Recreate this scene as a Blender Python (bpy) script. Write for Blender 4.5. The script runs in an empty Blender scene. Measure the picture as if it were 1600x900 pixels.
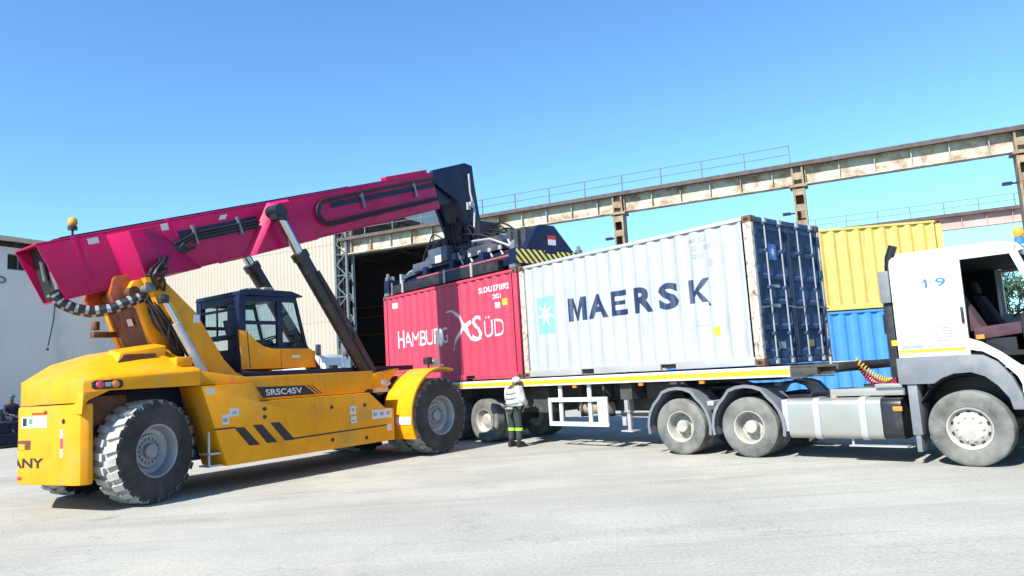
import bpy, bmesh, math, random
from math import sin, cos, pi, radians, atan2, sqrt
from mathutils import Vector, Matrix
random.seed(7)
SC = bpy.context.scene
COL = SC.collection

# ------------------------------------------------------------------ materials
ALB = 0.68
def mat(name, col, rough=0.5, metal=0.0, var=0.12, scale=3.0, dirt=None, dirt_amt=0.0, dirt_scale=2.0,
        streak=False, bump=0.0, bump_scale=40.0, spec=0.5, coat=0.0, dirt_lo=0.52, dirt_hi=0.72, grime=0.0, grime_scale=5.0):
    col = [c * ALB for c in col]; dirt = [c * ALB for c in dirt] if dirt else None
    m = bpy.data.materials.new(name); m.use_nodes = True
    nt = m.node_tree; nd = nt.nodes; lk = nt.links
    b = nd['Principled BSDF']
    b.inputs['Roughness'].default_value = rough
    b.inputs['Metallic'].default_value = metal
    b.inputs['Specular IOR Level'].default_value = spec
    b.inputs['Coat Weight'].default_value = coat
    tc = nd.new('ShaderNodeTexCoord')
    n = nd.new('ShaderNodeTexNoise'); n.inputs['Scale'].default_value = scale; n.inputs['Detail'].default_value = 6
    lk.new(tc.outputs['Object'], n.inputs['Vector'])
    r = nd.new('ShaderNodeValToRGB')
    r.color_ramp.elements[0].position = 0.3; r.color_ramp.elements[1].position = 0.7
    r.color_ramp.elements[0].color = [c * (1 - var) for c in col] + [1]
    r.color_ramp.elements[1].color = [min(1, c * (1 + var)) for c in col] + [1]
    lk.new(n.outputs['Fac'], r.inputs['Fac'])
    out = r.outputs['Color']
    if dirt:
        mp = nd.new('ShaderNodeMapping')
        mp.inputs['Scale'].default_value = (1, 1, 0.12) if streak else (1, 1, 1)
        lk.new(tc.outputs['Object'], mp.inputs['Vector'])
        n2 = nd.new('ShaderNodeTexNoise'); n2.inputs['Scale'].default_value = dirt_scale
        n2.inputs['Detail'].default_value = 9; n2.inputs['Roughness'].default_value = 0.68
        lk.new(mp.outputs['Vector'], n2.inputs['Vector'])
        r2 = nd.new('ShaderNodeValToRGB')
        r2.color_ramp.elements[0].position = dirt_lo; r2.color_ramp.elements[1].position = dirt_hi
        r2.color_ramp.elements[0].color = (0, 0, 0, 1); r2.color_ramp.elements[1].color = (dirt_amt,) * 3 + (1,)
        lk.new(n2.outputs['Fac'], r2.inputs['Fac'])
        mx = nd.new('ShaderNodeMix'); mx.data_type = 'RGBA'
        lk.new(r2.outputs['Color'], mx.inputs['Factor'])
        lk.new(out, mx.inputs['A']); mx.inputs['B'].default_value = list(dirt) + [1]
        out = mx.outputs['Result']
        mr = nd.new('ShaderNodeMapRange'); lk.new(r2.outputs['Color'], mr.inputs['Value'])
        mr.inputs['To Min'].default_value = rough; mr.inputs['To Max'].default_value = 0.85
        lk.new(mr.outputs['Result'], b.inputs['Roughness'])
    if grime:   # smears and chips with a shape of their own
        mp2 = nd.new('ShaderNodeMapping'); mp2.inputs['Scale'].default_value = (1, 1, 0.35); mp2.inputs['Rotation'].default_value = (0.2, 0.1, 0.4)
        lk.new(tc.outputs['Object'], mp2.inputs['Vector'])
        n4 = nd.new('ShaderNodeTexNoise'); n4.inputs['Scale'].default_value = grime_scale; n4.inputs['Detail'].default_value = 10
        n4.inputs['Roughness'].default_value = 0.75; n4.inputs['Distortion'].default_value = 0.6
        lk.new(mp2.outputs['Vector'], n4.inputs['Vector'])
        r4 = nd.new('ShaderNodeValToRGB'); r4.color_ramp.elements[0].position = 0.54; r4.color_ramp.elements[1].position = 0.70
        r4.color_ramp.elements[0].color = (0, 0, 0, 1); r4.color_ramp.elements[1].color = (grime,) * 3 + (1,)
        lk.new(n4.outputs['Fac'], r4.inputs['Fac'])
        mx4 = nd.new('ShaderNodeMix'); mx4.data_type = 'RGBA'; lk.new(r4.outputs['Color'], mx4.inputs['Factor'])
        lk.new(out, mx4.inputs['A']); mx4.inputs['B'].default_value = (0.10, 0.075, 0.05, 1); out = mx4.outputs['Result']
    lk.new(out, b.inputs['Base Color'])
    if bump:
        n3 = nd.new('ShaderNodeTexNoise'); n3.inputs['Scale'].default_value = bump_scale; n3.inputs['Detail'].default_value = 4
        lk.new(tc.outputs['Object'], n3.inputs['Vector'])
        bp = nd.new('ShaderNodeBump'); bp.inputs['Strength'].default_value = bump; bp.inputs['Distance'].default_value = 0.02
        lk.new(n3.outputs['Fac'], bp.inputs['Height']); lk.new(bp.outputs['Normal'], b.inputs['Normal'])
    return m

def glass(name, tint=(0.75, 0.85, 0.9), refl=0.16):
    m = bpy.data.materials.new(name); m.use_nodes = True
    nt = m.node_tree; nd = nt.nodes; lk = nt.links; nd.clear()
    o = nd.new('ShaderNodeOutputMaterial'); t = nd.new('ShaderNodeBsdfTransparent'); g = nd.new('ShaderNodeBsdfGlossy')
    t.inputs['Color'].default_value = list(tint) + [1]; g.inputs['Roughness'].default_value = 0.02
    fr = nd.new('ShaderNodeLayerWeight'); fr.inputs['Blend'].default_value = refl
    mx = nd.new('ShaderNodeMixShader')
    lk.new(fr.outputs['Fresnel'], mx.inputs['Fac']); lk.new(t.outputs[0], mx.inputs[1]); lk.new(g.outputs[0], mx.inputs[2])
    lk.new(mx.outputs[0], o.inputs['Surface'])
    return m

DUST = (0.42, 0.39, 0.33)
RUST = (0.16, 0.07, 0.035)
M = dict(
    yellow=mat('machine_yellow', (0.98, 0.395, 0.008), 0.40, var=0.08, dirt=(0.55, 0.36, 0.12), dirt_amt=0.6, dirt_scale=1.6, coat=0.0, spec=0.22, grime=0.35, grime_scale=3.0, bump=0.04, bump_scale=6),
    magenta=mat('boom_magenta', (0.56, 0.002, 0.10), 0.38, var=0.12, scale=1.2, grime=0.35, grime_scale=2.5, dirt=(0.30, 0.01, 0.07), dirt_amt=0.5, coat=0.05, spec=0.25, bump=0.03, bump_scale=4),
    navy=mat('dark_navy_steel', (0.007, 0.014, 0.055), 0.42, var=0.25, spec=0.3, dirt=(0.07, 0.08, 0.11), dirt_amt=0.35),
    black=mat('black_steel', (0.014, 0.015, 0.02), 0.4, var=0.25, dirt=(0.09, 0.085, 0.08), dirt_amt=0.5),
    rubber=mat('hose_rubber', (0.012, 0.012, 0.014), 0.45, var=0.2),
    brown=mat('rusty_brown_and_shade', (0.16, 0.055, 0.02), 0.65, var=0.35, scale=6),  # brown parts, and the painted shade of the hood pocket
    orange=mat('pivot_orange', (0.45, 0.09, 0.02), 0.5, var=0.25, scale=6),
    chrome=mat('piston_chrome', (0.75, 0.77, 0.8), 0.14, metal=1.0, var=0.04),
    grey_steel=mat('grey_steel', (0.22, 0.24, 0.27), 0.45, var=0.2, dirt=RUST, dirt_amt=0.4, metal=0.3),
    slate=mat('slate_steel', (0.075, 0.095, 0.14), 0.45, var=0.25, dirt=(0.16, 0.15, 0.15), dirt_amt=0.5),
    slate_dark=mat('dark_slate_steel', (0.05, 0.055, 0.075), 0.45, var=0.3, dirt=(0.2, 0.19, 0.18), dirt_amt=0.5),
    mid_grey=mat('mid_grey_plastic', (0.19, 0.21, 0.235), 0.55, var=0.1, dirt=DUST, dirt_amt=0.5),
    light_grey=mat('light_grey_metal', (0.55, 0.57, 0.58), 0.4, var=0.08, metal=0.3, dirt=DUST, dirt_amt=0.5),
    alu=mat('fuel_tank_metal', (0.52, 0.52, 0.48), 0.34, var=0.06, metal=0.55, dirt=(0.35, 0.33, 0.29), dirt_amt=0.6, streak=True, dirt_scale=5),
    tyre=mat('black_tyre', (0.028, 0.028, 0.03), 0.85, var=0.25, dirt=(0.16, 0.14, 0.125), dirt_amt=0.55, dirt_scale=2.4, bump=0.3, dirt_lo=0.4),
    tread=mat('dusty_tread', (0.40, 0.39, 0.36), 0.95, var=0.25, dirt=(0.60, 0.59, 0.55), dirt_amt=0.9, dirt_scale=4.0, bump=0.4, dirt_lo=0.38),
    tyre_dusty=mat('dusty_truck_tyre', (0.12, 0.125, 0.115), 0.9, var=0.2, dirt=(0.30, 0.30, 0.27), dirt_amt=0.85, dirt_scale=3.0, bump=0.2, dirt_lo=0.36),
    rim=mat('grey_rim', (0.36, 0.38, 0.41), 0.45, metal=0.35, var=0.15, dirt=(0.3, 0.28, 0.25), dirt_amt=0.5),
    rim_white=mat('dusty_white_rim', (0.47, 0.455, 0.41), 0.5, var=0.1, dirt=(0.26, 0.22, 0.17), dirt_amt=0.7, dirt_scale=5),
    dark=mat('dark_recess', (0.008, 0.008, 0.010), 0.8, var=0.1),
    white=mat('white_paint', (0.80, 0.80, 0.79), 0.3, var=0.02, grime=0.12, dirt=(0.6, 0.57, 0.5), dirt_amt=0.35, streak=True, dirt_scale=3, coat=0.3),
    decal_white=mat('decal_white', (0.78, 0.78, 0.78), 0.5, var=0.04),
    rail_white=mat('grimy_rail_white', (0.72, 0.71, 0.68), 0.5, var=0.08, scale=4, dirt=(0.28, 0.20, 0.13), dirt_amt=0.8, dirt_scale=3, dirt_lo=0.54, dirt_hi=0.66),
    decal_grey=mat('decal_grey', (0.38, 0.40, 0.42), 0.5, var=0.1),
    decal_navy=mat('lettering_navy', (0.012, 0.035, 0.10), 0.5, var=0.15, dirt=(0.35, 0.38, 0.42), dirt_amt=0.35, streak=True, dirt_scale=6),
    decal_blue=mat('lettering_blue', (0.05, 0.22, 0.75), 0.4, var=0.05),
    decal_pale=mat('lettering_pale', (0.78, 0.72, 0.74), 0.5, var=0.06, dirt=(0.55, 0.2, 0.24), dirt_amt=0.55, streak=True, dirt_scale=6),
    decal_black=mat('lettering_black', (0.012, 0.012, 0.02), 0.45, var=0.1),
    decal_teal=mat('emblem_teal', (0.22, 0.58, 0.56), 0.5, var=0.08, dirt=(0.7, 0.75, 0.77), dirt_amt=0.8, streak=True, dirt_scale=6),
    decal_yellow=mat('decal_yellow', (0.80, 0.55, 0.03), 0.45, var=0.08),
    decal_red=mat('decal_red', (0.55, 0.03, 0.03), 0.4, var=0.1),
    lime=mat('lime_reflective', (0.45, 0.85, 0.05), 0.4, var=0.1),
    c_red=mat('container_red', (0.60, 0.05, 0.105), 0.5, var=0.1, scale=1.5, grime=0.35, dirt=(0.42, 0.08, 0.09), dirt_amt=0.7, streak=True, dirt_scale=5),
    c_white=mat('container_white', (0.47, 0.505, 0.53), 0.5, var=0.05, scale=1.0, grime=0.22, dirt=(0.34, 0.31, 0.25), dirt_amt=0.6, streak=True, dirt_scale=5),
    c_cream=mat('container_post_cream', (0.60, 0.55, 0.47), 0.55, var=0.08, dirt=(0.22, 0.10, 0.05), dirt_amt=0.9, dirt_scale=7, dirt_lo=0.5, dirt_hi=0.62),
    c_blue=mat('container_door_blue', (0.050, 0.10, 0.205), 0.6, var=0.25, scale=1.2, spec=0.12, dirt=(0.09, 0.115, 0.16), dirt_amt=0.6, dirt_scale=3, streak=True),
    c_bright=mat('container_bright_blue', (0.060, 0.29, 0.74), 0.5, grime=0.25, var=0.08, dirt=(0.06, 0.18, 0.42), dirt_amt=0.4, streak=True, dirt_scale=4),
    c_yellow=mat('container_yellow', (0.72, 0.545, 0.145), 0.55, var=0.06, grime=0.3, dirt=(0.45, 0.28, 0.08), dirt_amt=0.5, streak=True, dirt_scale=4),
    rust=mat('rusted_steel', RUST, 0.8, var=0.4, scale=8, dirt=(0.33, 0.25, 0.19), dirt_amt=0.7, dirt_scale=6),
    rail_pink=mat('spreader_red_pipe', (0.34, 0.10, 0.13), 0.6, var=0.2),
    frame_dark=mat('trailer_chassis', (0.055, 0.055, 0.05), 0.7, var=0.3, scale=5, dirt=(0.2, 0.17, 0.13), dirt_amt=0.6),
    tan=mat('tan_tank', (0.40, 0.33, 0.27), 0.6, var=0.1),
    beam=mat('peeling_beam_paint', (0.56, 0.56, 0.44), 0.7, var=0.12, scale=0.8, dirt=(0.30, 0.15, 0.08), dirt_amt=0.9, dirt_scale=1.3, dirt_lo=0.46, dirt_hi=0.62),
    beam_pink=mat('peeling_beam_pink', (0.62, 0.42, 0.38), 0.7, var=0.14, scale=0.8, dirt=(0.40, 0.22, 0.16), dirt_amt=0.7, dirt_scale=0.9),
    beam_top=mat('rusty_beam_flange', (0.11, 0.08, 0.075), 0.8, var=0.3, scale=4),
    column=mat('weathered_column', (0.33, 0.26, 0.16), 0.75, var=0.25, scale=2, dirt=(0.19, 0.085, 0.045), dirt_amt=0.9, dirt_scale=2.5, dirt_lo=0.45),
    cladding=mat('cream_cladding', (0.49, 0.44, 0.355), 0.6, var=0.035, scale=0.6, dirt=(0.52, 0.45, 0.36), dirt_amt=0.45, streak=True, dirt_scale=1.4),
    gable=mat('grey_cladding', (0.48, 0.52, 0.55), 0.6, var=0.08),
    render=mat('pale_wall_render', (0.76, 0.77, 0.78), 0.85, var=0.06, scale=0.5, dirt=(0.40, 0.40, 0.38), dirt_amt=0.5, streak=True, dirt_scale=0.8),
    eave=mat('cream_eave', (0.60, 0.52, 0.38), 0.7, var=0.1),
    concrete=mat('grey_concrete', (0.36, 0.36, 0.34), 0.9, var=0.1, bump=0.2),
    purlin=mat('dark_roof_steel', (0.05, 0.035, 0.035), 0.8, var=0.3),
    lattice=mat('grey_lattice', (0.13, 0.155, 0.17), 0.6, var=0.2, dirt=RUST, dirt_amt=0.5),
    skin=mat('dark_skin', (0.10, 0.05, 0.03), 0.5, var=0.1),
    shirt=mat('white_green_shirt', (0.66, 0.68, 0.62), 0.9, var=0.1, bump=0.3, bump_scale=18),
    trouser=mat('dark_green_trousers', (0.035, 0.055, 0.05), 0.9, var=0.25, bump=0.3, bump_scale=15),
    overall=mat('navy_overalls', (0.012, 0.016, 0.045), 0.9, var=0.3, bump=0.3, bump_scale=15),
    teal=mat('teal_cap', (0.01, 0.16, 0.20), 0.8, var=0.1),
    boot=mat('black_boot', (0.015, 0.013, 0.012), 0.6, var=0.2),
    seat=mat('maroon_seat_cloth', (0.085, 0.042, 0.06), 0.9, var=0.3, scale=9, bump=0.3),
    lens_red=mat('red_lamp_lens', (0.75, 0.06, 0.12), 0.15, var=0.05, coat=0.5),
    lens_orange=mat('orange_lamp_lens', (0.85, 0.26, 0.03), 0.15, var=0.05, coat=0.5),
    amber=mat('amber_beacon', (0.85, 0.42, 0.03), 0.12, var=0.05, coat=0.6),
    hose_red=mat('red_air_hose', (0.55, 0.03, 0.10), 0.4, var=0.15),
    hose_yellow=mat('yellow_air_hose', (0.65, 0.45, 0.08), 0.4, var=0.15),
    bark=mat('tree_bark', (0.10, 0.075, 0.05), 0.9, var=0.3, bump=0.5),
    leaf=mat('tree_leaf', (0.06, 0.105, 0.03), 0.7, var=0.4, scale=0.7),
    wrap_white=mat('hose_wrap_white', (0.30, 0.32, 0.35), 0.5, var=0.2),
    glass=glass('cab_glass'), glass_dark=glass('dark_glass', (0.18, 0.24, 0.30), 0.3),
    mirror=mat('mirror_face', (0.7, 0.75, 0.8), 0.05, metal=1.0, var=0.01),
)

def hazard_mat():
    m = bpy.data.materials.new('hazard_stripes'); m.use_nodes = True
    nt = m.node_tree; nd = nt.nodes; lk = nt.links; b = nd['Principled BSDF']; b.inputs['Roughness'].default_value = 0.5
    tc = nd.new('ShaderNodeTexCoord'); sp = nd.new('ShaderNodeSeparateXYZ'); lk.new(tc.outputs['Object'], sp.inputs[0])
    # distance along the end beam (local direction) plus height -> diagonal bands
    ax = nd.new('ShaderNodeVectorMath'); ax.operation = 'DOT_PRODUCT'; lk.new(tc.outputs['Object'], ax.inputs[0])
    ax.inputs[1].default_value = HAZ_DIR
    f = nd.new('ShaderNodeMath'); f.operation = 'FRACT'
    mu = nd.new('ShaderNodeMath'); mu.operation = 'MULTIPLY'; mu.inputs[1].default_value = 5.2
    lk.new(ax.outputs['Value'], mu.inputs[0]); lk.new(mu.outputs[0], f.inputs[0])
    g = nd.new('ShaderNodeMath'); g.operation = 'GREATER_THAN'; g.inputs[1].default_value = 0.5; lk.new(f.outputs[0], g.inputs[0])
    mx = nd.new('ShaderNodeMix'); mx.data_type = 'RGBA'; lk.new(g.outputs[0], mx.inputs['Factor'])
    mx.inputs['A'].default_value = (0.012, 0.012, 0.014, 1); mx.inputs['B'].default_value = (0.70, 0.55, 0.12, 1)
    lk.new(mx.outputs['Result'], b.inputs['Base Color'])
    return m

# ------------------------------------------------------------------ mesh builder
def smooth_path(P, k=6):
    P = [Vector(p) for p in P]; out = []
    Q = [P[0] * 2 - P[1]] + P + [P[-1] * 2 - P[-2]]
    for i in range(1, len(Q) - 2):
        a, b, c, d = Q[i - 1:i + 3]
        for j in range(k):
            t = j / k
            out.append(0.5 * ((2 * b) + (c - a) * t + (2 * a - 5 * b + 4 * c - d) * t * t + (3 * b - a - 3 * c + d) * t ** 3))
    return out + [P[-1]]
def smooth_mesh(me, ang=35):
    me.polygons.foreach_set('use_smooth', [True] * len(me.polygons))
    try: me.set_sharp_from_angle(angle=radians(ang))
    except Exception: pass

class MB:
    def __init__(s): s.v = []; s.f = []; s.mi = []; s.cur = 0
    def add(s, verts, faces):
        o = len(s.v); s.v += [tuple(map(float, p)) for p in verts]
        for f in faces: s.f.append([o + i for i in f]); s.mi.append(s.cur)
        return s
    def hexa(s, a, b):  # two matching quads
        return s.add(list(a) + list(b), [(3, 2, 1, 0), (4, 5, 6, 7), (0, 1, 5, 4), (1, 2, 6, 5), (2, 3, 7, 6), (3, 0, 4, 7)])
    def bx(s, x0, x1, y0, y1, z0, z1):
        return s.hexa([(x0, y0, z0), (x1, y0, z0), (x1, y1, z0), (x0, y1, z0)], [(x0, y0, z1), (x1, y0, z1), (x1, y1, z1), (x0, y1, z1)])
    def bar(s, p, q, w, h, up=(0, 0, 1)):  # rectangular bar, w sideways, h along up
        p = Vector(p); q = Vector(q); d = (q - p).normalized(); u = Vector(up)
        sd = d.cross(u)
        if sd.length < 1e-4: sd = d.cross(Vector((1, 0, 0)))
        sd.normalize(); u = sd.cross(d).normalized()
        c = [(-w / 2, -h / 2), (w / 2, -h / 2), (w / 2, h / 2), (-w / 2, h / 2)]
        return s.hexa([p + sd * a + u * b for a, b in c], [q + sd * a + u * b for a, b in c])
    def prism(s, pts, f0, f1):  # pts 2-D, f0/f1 map 2-D -> 3-D for the two caps
        n = len(pts)
        return s.add([f0(*p) for p in pts] + [f1(*p) for p in pts],
                     [list(range(n))[::-1], list(range(n, 2 * n))] + [(i, (i + 1) % n, n + (i + 1) % n, n + i) for i in range(n)])
    def py(s, pts, y0, y1): return s.prism(pts, lambda a, b: (a, y0, b), lambda a, b: (a, y1, b))
    def px(s, pts, x0, x1): return s.prism(pts, lambda a, b: (x0, a, b), lambda a, b: (x1, a, b))
    def pz(s, pts, z0, z1): return s.prism(pts, lambda a, b: (a, b, z0), lambda a, b: (a, b, z1))
    def cyl(s, p, q, r, r2=None, n=20, cap=True):
        r2 = r if r2 is None else r2
        p = Vector(p); q = Vector(q); d = (q - p).normalized()
        a = d.orthogonal().normalized(); b = d.cross(a)
        v = [p + (a * cos(2 * pi * i / n) + b * sin(2 * pi * i / n)) * r for i in range(n)] + \
            [q + (a * cos(2 * pi * i / n) + b * sin(2 * pi * i / n)) * r2 for i in range(n)]
        f = [(i, (i + 1) % n, n + (i + 1) % n, n + i) for i in range(n)]
        if cap: f += [list(range(n))[::-1], list(range(n, 2 * n))]
        return s.add(v, f)
    def tube(s, path, r, n=8, alt=None):
        P = [Vector(p) for p in path]; o = len(s.v); ref = None; base = s.cur
        for i, p in enumerate(P):
            d = (P[min(i + 1, len(P) - 1)] - P[max(i - 1, 0)]).normalized()
            if ref is None: ref = d.orthogonal().normalized()
            ref = (ref - d * ref.dot(d)).normalized(); b = d.cross(ref)
            for k in range(n):
                s.v.append(tuple(p + (ref * cos(2 * pi * k / n) + b * sin(2 * pi * k / n)) * r))
        for i in range(len(P) - 1):
            for k in range(n):
                s.f.append([o + i * n + k, o + i * n + (k + 1) % n, o + (i + 1) * n + (k + 1) % n, o + (i + 1) * n + k])
                s.mi.append(base if alt is None else (base if (i + k // 3) % 3 else alt))
        for ring in ([o + k for k in range(n)][::-1], [o + (len(P) - 1) * n + k for k in range(n)]): s.f.append(ring); s.mi.append(base)
        return s
    def lathe(s, prof, c, ax, n=40, idx=None):  # prof: (r, along axis); idx: material per ring segment
        c = Vector(c); d = Vector(ax).normalized(); a = d.orthogonal().normalized(); b = d.cross(a); o = len(s.v)
        for r, t in prof:
            for k in range(n):
                s.v.append(tuple(c + d * t + (a * cos(2 * pi * k / n) + b * sin(2 * pi * k / n)) * r))
        for i in range(len(prof) - 1):
            for k in range(n):
                s.f.append([o + i * n + k, o + i * n + (k + 1) % n, o + (i + 1) * n + (k + 1) % n, o + (i + 1) * n + k])
                s.mi.append(s.cur if idx is None else idx[i])
        return s
    def ball(s, c, rx, ry=None, rz=None, n=14, m=9):
        ry = ry or rx; rz = rz or rx; o = len(s.v)
        for i in range(m + 1):
            t = pi * i / m
            for k in range(n):
                s.v.append((c[0] + rx * sin(t) * cos(2 * pi * k / n), c[1] + ry * sin(t) * sin(2 * pi * k / n), c[2] + rz * cos(t)))
        for i in range(m):
            for k in range(n):
                s.f.append([o + i * n + k, o + (i + 1) * n + k, o + (i + 1) * n + (k + 1) % n, o + i * n + (k + 1) % n]); s.mi.append(s.cur)
        return s
    def grid(s, rows):
        o = len(s.v); n = len(rows[0])
        for r in rows: s.v += [tuple(map(float, p)) for p in r]
        for i in range(len(rows) - 1):
            for k in range(n - 1):
                s.f.append([o + i * n + k, o + i * n + k + 1, o + (i + 1) * n + k + 1, o + (i + 1) * n + k]); s.mi.append(s.cur)
        return s
    def bm2d(s, bm, fn):
        bm.verts.ensure_lookup_table(); bm.verts.index_update()
        return s.add([fn(v.co.x, v.co.y) for v in bm.verts], [[v.index for v in f.verts] for f in bm.faces])
    def xf(s, mtx): s.v = [tuple(mtx @ Vector(p)) for p in s.v]; return s
    def pieces(s):
        par = list(range(len(s.v)))
        def fd(i):
            while par[i] != i: par[i] = par[par[i]]; i = par[i]
            return i
        for f in s.f:
            for i in f[1:]: par[fd(i)] = fd(f[0])
        out = {}
        for f, m in zip(s.f, s.mi):
            q = out.setdefault(fd(f[0]), (MB(), {}))
            idx = []
            for i in f:
                if i not in q[1]: q[1][i] = len(q[0].v); q[0].v.append(s.v[i])
                idx.append(q[1][i])
            q[0].f.append(idx); q[0].mi.append(m)
        return [q[0] for q in out.values()]
    def build(s, name, material, parent=None, bevel=0.0, smooth=35, label=None, fixn=True, merge=False, split=False):
        if split:
            obs = [q.build(name, material, parent, bevel, smooth, label, fixn, merge) for q in s.pieces()]
            return obs[0]
        me = bpy.data.meshes.new(name)
        me.from_pydata(s.v, [], s.f)
        mats = material if isinstance(material, (list, tuple)) else [material]
        for k in mats: me.materials.append(M[k] if isinstance(k, str) else k)
        if len(mats) > 1: me.polygons.foreach_set('material_index', s.mi)
        bm = bmesh.new(); bm.from_mesh(me)
        if merge: bmesh.ops.remove_doubles(bm, verts=bm.verts, dist=1e-5)
        if fixn: bmesh.ops.recalc_face_normals(bm, faces=bm.faces)
        if bevel:
            es = [e for e in bm.edges if len(e.link_faces) == 2 and e.calc_face_angle(0) > radians(28)]
            bmesh.ops.bevel(bm, geom=es, offset=bevel, segments=2, profile=0.6, affect='EDGES', clamp_overlap=True)
        bm.to_mesh(me); bm.free()
        if smooth: smooth_mesh(me, smooth)
        ob = bpy.data.objects.new(name, me); COL.objects.link(ob)
        if parent: ob.parent = parent
        if label: ob['label'] = label
        return ob

def thing(name, label, cat, loc=(0, 0, 0), yaw=0.0, group=None):
    o = bpy.data.objects.new(name, None); COL.objects.link(o); o.empty_display_size = 0.3
    o.location = loc; o.rotation_euler = (0, 0, radians(yaw)); o['label'] = label; o['category'] = cat
    if group: o['group'] = group
    return o
def tag(o, label=None, cat=None, group=None, kind=None):
    if label: o['label'] = label
    if cat: o['category'] = cat
    if group: o['group'] = group
    if kind: o['kind'] = kind
    return o

# ------------------------------------------------------------------ flat lettering helpers
def text_bm(txt, h=None, w=None, bold=0.0, spacing=1.0):
    cu = bpy.data.curves.new('lettering_curve', 'FONT'); cu.body = txt; cu.size = 1.0; cu.offset = bold; cu.space_character = spacing
    cu.resolution_u = 3
    ob = bpy.data.objects.new('lettering_curve', cu); COL.objects.link(ob)
    dg = bpy.context.evaluated_depsgraph_get(); dg.update()
    me = bpy.data.meshes.new_from_object(ob.evaluated_get(dg))
    bm = bmesh.new(); bm.from_mesh(me)
    bpy.data.objects.remove(ob); bpy.data.curves.remove(cu); bpy.data.meshes.remove(me)
    xs = [v.co.x for v in bm.verts]; ys = [v.co.y for v in bm.verts]
    x0, x1, y0, y1 = min(xs), max(xs), min(ys), max(ys)
    sy = (h / (y1 - y0)) if h else 1.0
    sx = (w / (x1 - x0)) if w else sy
    if not h and w: sy = sx
    for v in bm.verts: v.co = ((v.co.x - x0) * sx, (v.co.y - y0) * sy, 0)
    return bm
def poly_bm(polys):
    bm = bmesh.new()
    for p in polys:
        bm.faces.new([bm.verts.new((a, b, 0)) for a, b in p])
    bm.normal_update()
    bmesh.ops.triangulate(bm, faces=bm.faces)
    return bm
def rect(x0, y0, x1, y1): return [(x0, y0), (x1, y0), (x1, y1), (x0, y1)]
# ------------------------------------------------------------------ camera
F_PX = 1126.76; PITCH = radians(6.634); ROLL = radians(3.512); CAM_H = 1.68
def camera():
    cd = bpy.data.cameras.new('camera'); cam = bpy.data.objects.new('camera', cd); COL.objects.link(cam)
    cd.sensor_width = 36; cd.lens = 36 * F_PX / 1600; cd.clip_end = 5000; cd.clip_start = 0.05
    r = Vector((1, 0, 0)); f = Vector((0, cos(PITCH), sin(PITCH))); u = Vector((0, -sin(PITCH), cos(PITCH)))
    c, s = cos(ROLL), sin(ROLL)
    X = r * c - u * s; Y = r * s + u * c; Z = -f
    m = Matrix((X, Y, Z)).transposed().to_4x4(); m.translation = (0, 0, CAM_H)
    cam.matrix_world = m; SC.camera = cam
camera()

# ------------------------------------------------------------------ light and sky
SUN_AZ = 232.0; SUN_EL = 43.0     # direction towards the sun
def lighting():
    w = bpy.data.worlds.new('World'); SC.world = w; w.use_nodes = True
    nt = w.node_tree; nd = nt.nodes; lk = nt.links
    bg = nd['Background']
    sky = nd.new('ShaderNodeTexSky'); sky.sky_type = 'NISHITA'; sky.sun_disc = False
    sky.sun_elevation = radians(SUN_EL)
    sky.sun_rotation = radians(90 - SUN_AZ)   # Nishita rotation is measured clockwise from +Y
    sky.altitude = 900; sky.air_density = 1.0; sky.dust_density = 0.25; sky.ozone_density = 1.2
    mx = nd.new('ShaderNodeMix'); mx.data_type = 'RGBA'; mx.blend_type = 'MULTIPLY'; mx.inputs['Factor'].default_value = 1
    mx.inputs['B'].default_value = SKY_TINT
    lk.new(sky.outputs['Color'], mx.inputs['A']); lk.new(mx.outputs['Result'], bg.inputs['Color'])
    bg.inputs['Strength'].default_value = SKY_STR
    l = bpy.data.lights.new('sun', 'SUN'); l.energy = SUN_STR; l.angle = radians(0.55); l.color = (1.0, 0.955, 0.88)
    o = bpy.data.objects.new('sun', l); COL.objects.link(o)
    az, el = radians(SUN_AZ), radians(SUN_EL)
    d = Vector((cos(az) * cos(el), sin(az) * cos(el), sin(el)))
    o.rotation_euler = d.to_track_quat('Z', 'Y').to_euler(); o.location = d * 60
    vs = SC.view_settings; vs.view_transform = 'Standard'; vs.look = 'None'; vs.gamma = 1; vs.use_curve_mapping = False
    vs.exposure = EXPOSURE
SKY_STR = 0.098; SUN_STR = 5.0; EXPOSURE = 1.07; SKY_TINT = (0.74, 1.13, 1.36, 1)
lighting()

# ------------------------------------------------------------------ frames measured on the site (metres)
ST_LOC, ST_YAW = (-6.8887, 12.1952, 0), 53.0
CO_LOC, CO_YAW = (4.14, 12.1535, 1.52), 130.95
TR_LOC, TR_YAW = (7.0164, 11.0326, 0), -44.393
GA_LOC, GA_YAW = (11.2368, 27.4154, 0), 155.0
def frame_mtx(loc, yaw): return Matrix.Translation(loc) @ Matrix.Rotation(radians(yaw), 4, 'Z')
CO2ST = frame_mtx(ST_LOC, ST_YAW).inverted() @ frame_mtx(CO_LOC, CO_YAW)
HAZ_DIR = tuple((CO2ST.to_3x3() @ Vector((0, 1, 0))) + Vector((0, 0, -1.0)))
M['hazard'] = hazard_mat()

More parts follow.
